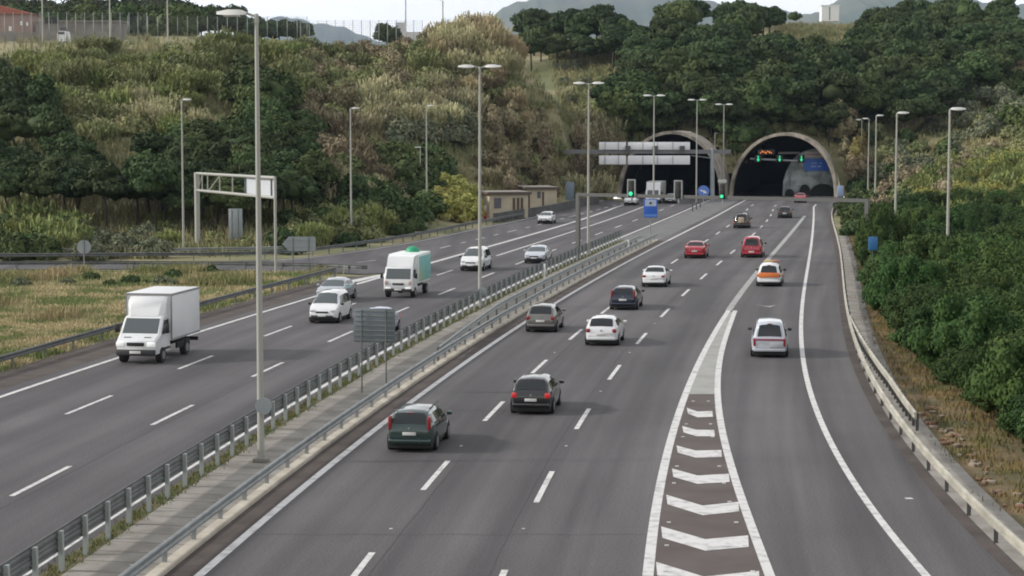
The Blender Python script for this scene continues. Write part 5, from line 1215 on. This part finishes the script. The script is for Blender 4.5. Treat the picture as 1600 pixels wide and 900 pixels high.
scatter([(960,178),(1140,170),(1330,172),(1335,205),(1240,195),(1150,212),(1060,188),(970,208)], 26, broadM + greenM, 'dark leafy tree just above the tunnel arches', 'tree', 'tree', 'trees just above the arches', .8, 1.25, 2.6, 5, pineT, 1.6)
scatter([(895,170),(965,185),(975,240),(950,295),(900,300)], 26, popB + reedB + reedM, 'slender brown tree left of the left tunnel', 'tree', 'slender_tree', 'slender brown trees left of the tunnel', .8, 1.2, 1.6, 6, popT, 0)
scatter([(960,190),(1140,180),(1290,185),(1340,230),(1290,205),(1210,195),(1140,240),(1110,200),(1040,195),(970,230)], 34, greenM + oliveM + brownM, 'low scrub on the bank just above the tunnel arches', 'shrub', 'scrub', 'scrub above the arches', .55, .9, 1.8, 2)
scatter([(1318,165),(1345,160),(1348,290),(1322,300)], 12, popM + popB, 'slender yellow tree right of the right tunnel', 'tree', 'slender_tree', 'slender yellow trees right of the tunnel', .8, 1.15, 1.4, 6, popT, 0)
scatter([(1275,150),(1320,160),(1320,220),(1290,215)], 9, popB, 'slender brown tree above the right tunnel', 'tree', 'slender_tree', 'slender brown trees above the right tunnel', .8, 1.1, 1.6, 6, popT, 0)
# right slope
scatter([(1350,200),(1500,190),(1600,165),(1620,250),(1460,300),(1350,320)], 50, greenM[:2] + greyM + oliveM + brownM[:2], 'green scrub bush on the right slope', 'shrub', 'scrub', 'scrub on the right slope', .8, 1.35, 2.2, 3)
scatter([(1480,130),(1600,90),(1610,190),(1490,195)], 26, greyM + greenM, 'grey green bush on the upper right slope', 'shrub', 'scrub', 'bushes on the upper right slope', 1.1, 1.6, 2.6, 3)
scatter([(1560,50),(1610,40),(1610,100),(1565,100)], 7, brownM + oliveM, 'brown bush at the right edge under the skyline', 'shrub', 'shrub', 'brown bushes under the right skyline', 1.1, 1.5, 2.2, 3)
scatter([(1440,270),(1620,230),(1640,345),(1440,345)], 80, reedG + [yelM[0]], 'yellow green reed clump on the right slope', 'reeds', 'reed_clump', 'yellow green reeds on the right slope', .6, 1.0, 1.6, 3.2)
scatter([(1330,285),(1450,290),(1450,335),(1335,330)], 26, greenM + brownM, 'dark bush at the foot of the right slope', 'shrub', 'shrub', 'bushes at the foot of the right slope', .7, 1.1, 1.8, 2.5)
# trees on the skyline behind the left plateau
def ridge(x0, x1, ybase, Y, n, mats, label, smin, smax, group, trunks=pineT, lift=3.2):
    for i in range(n):
        x_ = x0 + (x1 - x0) * (i + random.uniform(.2, .8)) / n; p = at(x_, ybase, Y + random.uniform(-12, 12)); k = random.randrange(len(mats)); p.z = hgt(p.x, p.y) if p.y < 420 else p.z
        put_plant('pine_tree', mats[k], p, random.uniform(smin, smax), label, 'tree', group, trunks[k % len(trunks)] if trunks else None, lift)
ridge(-20, 300, 62, 470, 24, broadM, 'dark tree in the treeline behind the hilltop fence', 1.5, 2.1, 'treeline behind the fence', lift=.9)
ridge(-10, 290, 62, 500, 18, pineM, 'taller tree at the back of the treeline behind the fence', 1.7, 2.1, 'back of the treeline', lift=1.8)
ridge(300, 375, 70, 480, 7, pineM, 'flat topped dark tree on the skyline near the tall fence', 1.2, 1.5, 'flat topped skyline trees', lift=3.0)
ridge(370, 480, 80, 480, 7, pineM, 'small dark tree behind the near lamp head', 1.0, 1.3, 'small trees behind the lamp head')
o = None
p = at(606, 86, 410); put_plant('pine_tree', broadM[0], p, 1.0, 'lone dark tree standing before the pale low building', 'tree', None, pineT[0], 3.2)
p = at(1241, 31, 535); put_plant('shrub', greenM[0], p, .9, 'small dark bush on the tan field at the hilltop', 'shrub', None)
# near bushes on the right
gH = 'dense green bushes beside the exit lane'
hp = []; y = 57.0
def bush_edge(y): return X(cRE, min(y, 290)) + float(np.interp(y, [55, 66, 74, 92, 130, 200, 260], [10.0, 7.2, 6.4, 5.2, 4.2, 4.6, 6.0]))
cand = []
while y < 235:
    xe = bush_edge(y); xr = (1640 - 800) / F_PX * y + 1.5; x_ = xe
    while x_ < max(xr, xe + .1):
        cand.append((x_ + random.uniform(-.4, .4) * (x_ > xe), y + random.uniform(-.5, .5))); x_ += 2.55 + .004 * y
    y += 2.5 + y * .009
print('near bushes', len(cand))
for (x_, y_) in cand[:294]:
    k = random.randrange(5); edge = x_ < bush_edge(y_) + 1.2
    put_plant('bush', hedgeM[k], Vector((x_, y_, max(0, hgt(x_, y_)))), random.uniform(.75, 1.35) * (.82 if edge else 1.0), 'leafy dark green bush in the dense planting right of the exit lane', 'bush', gH, sz=random.uniform(.8, 1.5))

for i in range(30):
    y_ = 214 + i * 2.9; k = i % 3; put_plant('shrub', greenM[k], Vector((X(cRE, y_) + random.uniform(2.6, 4.8), y_, 0)), random.uniform(.7, 1.15), 'dark shrub close behind the far end of the cream guardrail', 'shrub', 'shrubs behind the far guardrail')
for (dx, dy, sc_, szz) in ((.75, -1.6, .80, 2.5), (1.2, .6, .85, 2.4), (3.0, -1.0, .9, 1.9)):
    put_plant('bush', hedgeM[1], Vector((gB.x + dx, gB.y + dy, 0)), sc_, 'tall dark bush hiding the right leg of the signal gantry', 'bush', 'tall bushes at the gantry leg', sz=szz)
# ------------------------------------------------------------------ grass
def tufts(name, pts, hmin, hmax, wd, m, per, label, cat='grass', seed=1, spread=.35):
    g = np.random.default_rng(seed); pts = np.array(pts); n = len(pts) * per; b = np.repeat(pts, per, 0) + np.c_[g.normal(size=(n, 2)) * spread, np.zeros(n)]
    hh = g.uniform(hmin, hmax, n); d = unit(np.c_[g.normal(size=(n, 2)) * .28, np.ones(n)]); a = g.uniform(0, PI, n); ax = np.c_[np.cos(a), np.sin(a), np.zeros(n)]
    me = quads_mesh(name, b + d * (hh / 2)[:, None], ax, d, np.full(n, wd), hh / 2, m); o = link(name, me); tag(o, label, cat, kind='stuff'); return o
M_DRY = mat('dry_grass', (.46, .39, .23), .9, col2=(.19, .225, .09), scale=.22, detail=9, spec=.1, ramp=(.44, .56)); M_SLOPE = mat('slope_grass', (.29, .265, .145), .9, col2=(.14, .16, .07), scale=.12, detail=6, spec=.1, ramp=(.4, .62))
M_GRN = mat('green_grass', (.09, .115, .035), .9, col2=(.14, .13, .05), scale=.5, spec=.1)
pts = []
while len(pts) < 6500:
    y_ = random.uniform(60, 163); x_ = random.uniform(-.272 * y_ - 3, X(cE, min(y_, 150)) - 4.4)
    if x_ > X(cE, min(y_, 150)) - 4.4 or (y_ > 150 and x_ > -16): continue
    if y_ > 161 : continue
    pts.append((x_, y_, -.06))
tufts('dry_grass', pts, .08, .42, .035, M_DRY, 26, 'dry yellow and green grass between the left carriageway and the ramp', seed=2, spread=.45)
pts = [(random.uniform(-.272 * y_ - 3, -15 - max(0, 158 - y_) * .35), y_, -.06) for y_ in np.random.default_rng(5).uniform(108, 161.5, 6000)]
pts = [p_ for p_ in pts if float(vnoise(p_[0], p_[1] * .45, 4.5, 8)) > .66 - .30 * (p_[1] - 108) / 54][:1600]
tufts('tall_dry_grass', pts, .25, .95, .04, mat('tall_grass', (.37, .295, .17), .9, col2=(.20, .21, .09), scale=.12, detail=8, spec=.1, ramp=(.42, .6)), 22, 'taller rust and tan grass along the near side of the ramp', seed=9, spread=.7)
pts = []
def slope_pts(polypx, n, lift=.3):
    P = np.array(polypx, float); out = []; t_ = 0
    while len(out) < n and t_ < n * 10:
        t_ += 1; x_ = random.uniform(P[:, 0].min(), P[:, 0].max()); y_ = random.uniform(P[:, 1].min(), P[:, 1].max())
        if not inside_poly(np.array([x_]), np.array([y_]), P)[0]: continue
        p = hit(x_, y_, lift, 150)
        if p is None or inside_poly(np.array([p.x]), np.array([p.y]), poly)[0]: continue
        if in_tube(p): continue
        out.append((p.x, p.y, p.z))
    return out
pts = slope_pts([(0,60),(480,45),(640,60),(800,30),(905,250),(905,300),(700,345),(560,375),(400,395),(0,410)], 4200)
pts += slope_pts([(380,200),(650,200),(660,300),(400,300)], 900)
tufts('slope_grass', pts, .4, 1.3, .07, M_SLOPE, 12, 'rough olive and tan grass covering the left hillside', seed=3, spread=.6)
pts = slope_pts([(860,80),(1000,80),(980,180),(880,200)], 900) + slope_pts([(1200,20),(1350,20),(1340,75),(1230,75)], 500) + slope_pts([(1340,200),(1600,100),(1600,340),(1340,330)], 1500) + slope_pts([(900,180),(1340,180),(1340,240),(900,300)], 700)
tufts('slope_grass', pts, .3, 1.1, .08, M_SLOPE, 12, 'rough grass on the clearings and banks around the tunnels', seed=4, spread=.7)
pts = []
for y_ in np.arange(55, 215, .22):
    for _ in range(1): pts.append((X(cRE, y_) + random.uniform(2.0, 5.0), y_, 0))
tufts('verge_grass', pts, .06, .26, .02, mat('verge_grass', (.22, .16, .07), .9, col2=(.10, .11, .035), scale=.35, spec=.1, ramp=(.42, .6)), 26, 'short brown grass strip between the gutter and the bushes', seed=5, spread=.35)
pts = [(X(cM0, y_) + random.uniform(.5, 1.0), y_, 0) for y_ in np.arange(46, 205, .16)]
tufts('verge_grass', pts, .03, .14, .015, M_GRN, 14, 'thin green weeds along the posts of the tall double rail', seed=6, spread=.14)
# rubble and broken kerb by the right gutter
for i in range(16):
    y_ = random.uniform(146, 160); x_ = random.uniform(-.262 * y_, -22); k = i % 3
    put_plant('shrub', (greenM + greyM)[random.randrange(6)], Vector((x_, y_, -.06)), random.uniform(.22, .42), 'small green shrub in the tall dry grass along the ramp', 'shrub', 'small shrubs in the dry grass')
rb = MB()
for k in range(60):
    y_ = random.uniform(60, 84); rb.box((X(cRE, y_) + random.uniform(1.85, 2.7), y_, .06), (random.uniform(.08, .3), random.uniform(.1, .35), random.uniform(.06, .16)), rz=random.uniform(0, 3), ch=.02)
tag(rb.build('rubble', mat('broken_brick', (.20, .11, .07), .9, col2=(.26, .22, .17), scale=1.2, ramp=(.45, .55))), 'broken brick and concrete rubble along the right gutter', 'rubble', kind='stuff')

# ------------------------------------------------------------------ haze
hz = MB().box((0, 2000, 0), (7800, 5400, 1)).build('haze', None) if False else None
me = bpy.data.meshes.new('haze'); z0, z1 = -2.0, 780.0
Vh = [(x_, y_, z_) for x_ in (-4950, 4950) for y_ in (-590, 13500) for z_ in (z0, z1)]
me.from_pydata(Vh, [], [(0, 1, 3, 2), (4, 6, 7, 5), (0, 4, 5, 1), (2, 3, 7, 6), (0, 2, 6, 4), (1, 5, 7, 3)])
hm = bpy.data.materials.new('haze'); hm.use_nodes = True; n = hm.node_tree.nodes; n.remove(n['Principled BSDF'])
pv = n.new('ShaderNodeVolumePrincipled'); pv.inputs['Density'].default_value = 0.00005; pv.inputs['Color'].default_value = (.60, .76, 1.0, 1); pv.inputs['Anisotropy'].default_value = .2
hm.node_tree.links.new(pv.outputs[0], n['Material Output'].inputs['Volume']); me.materials.append(hm)
hz = link('haze', me); tag(hz, 'thin bluish haze in the air over the valley', 'haze', kind='stuff')
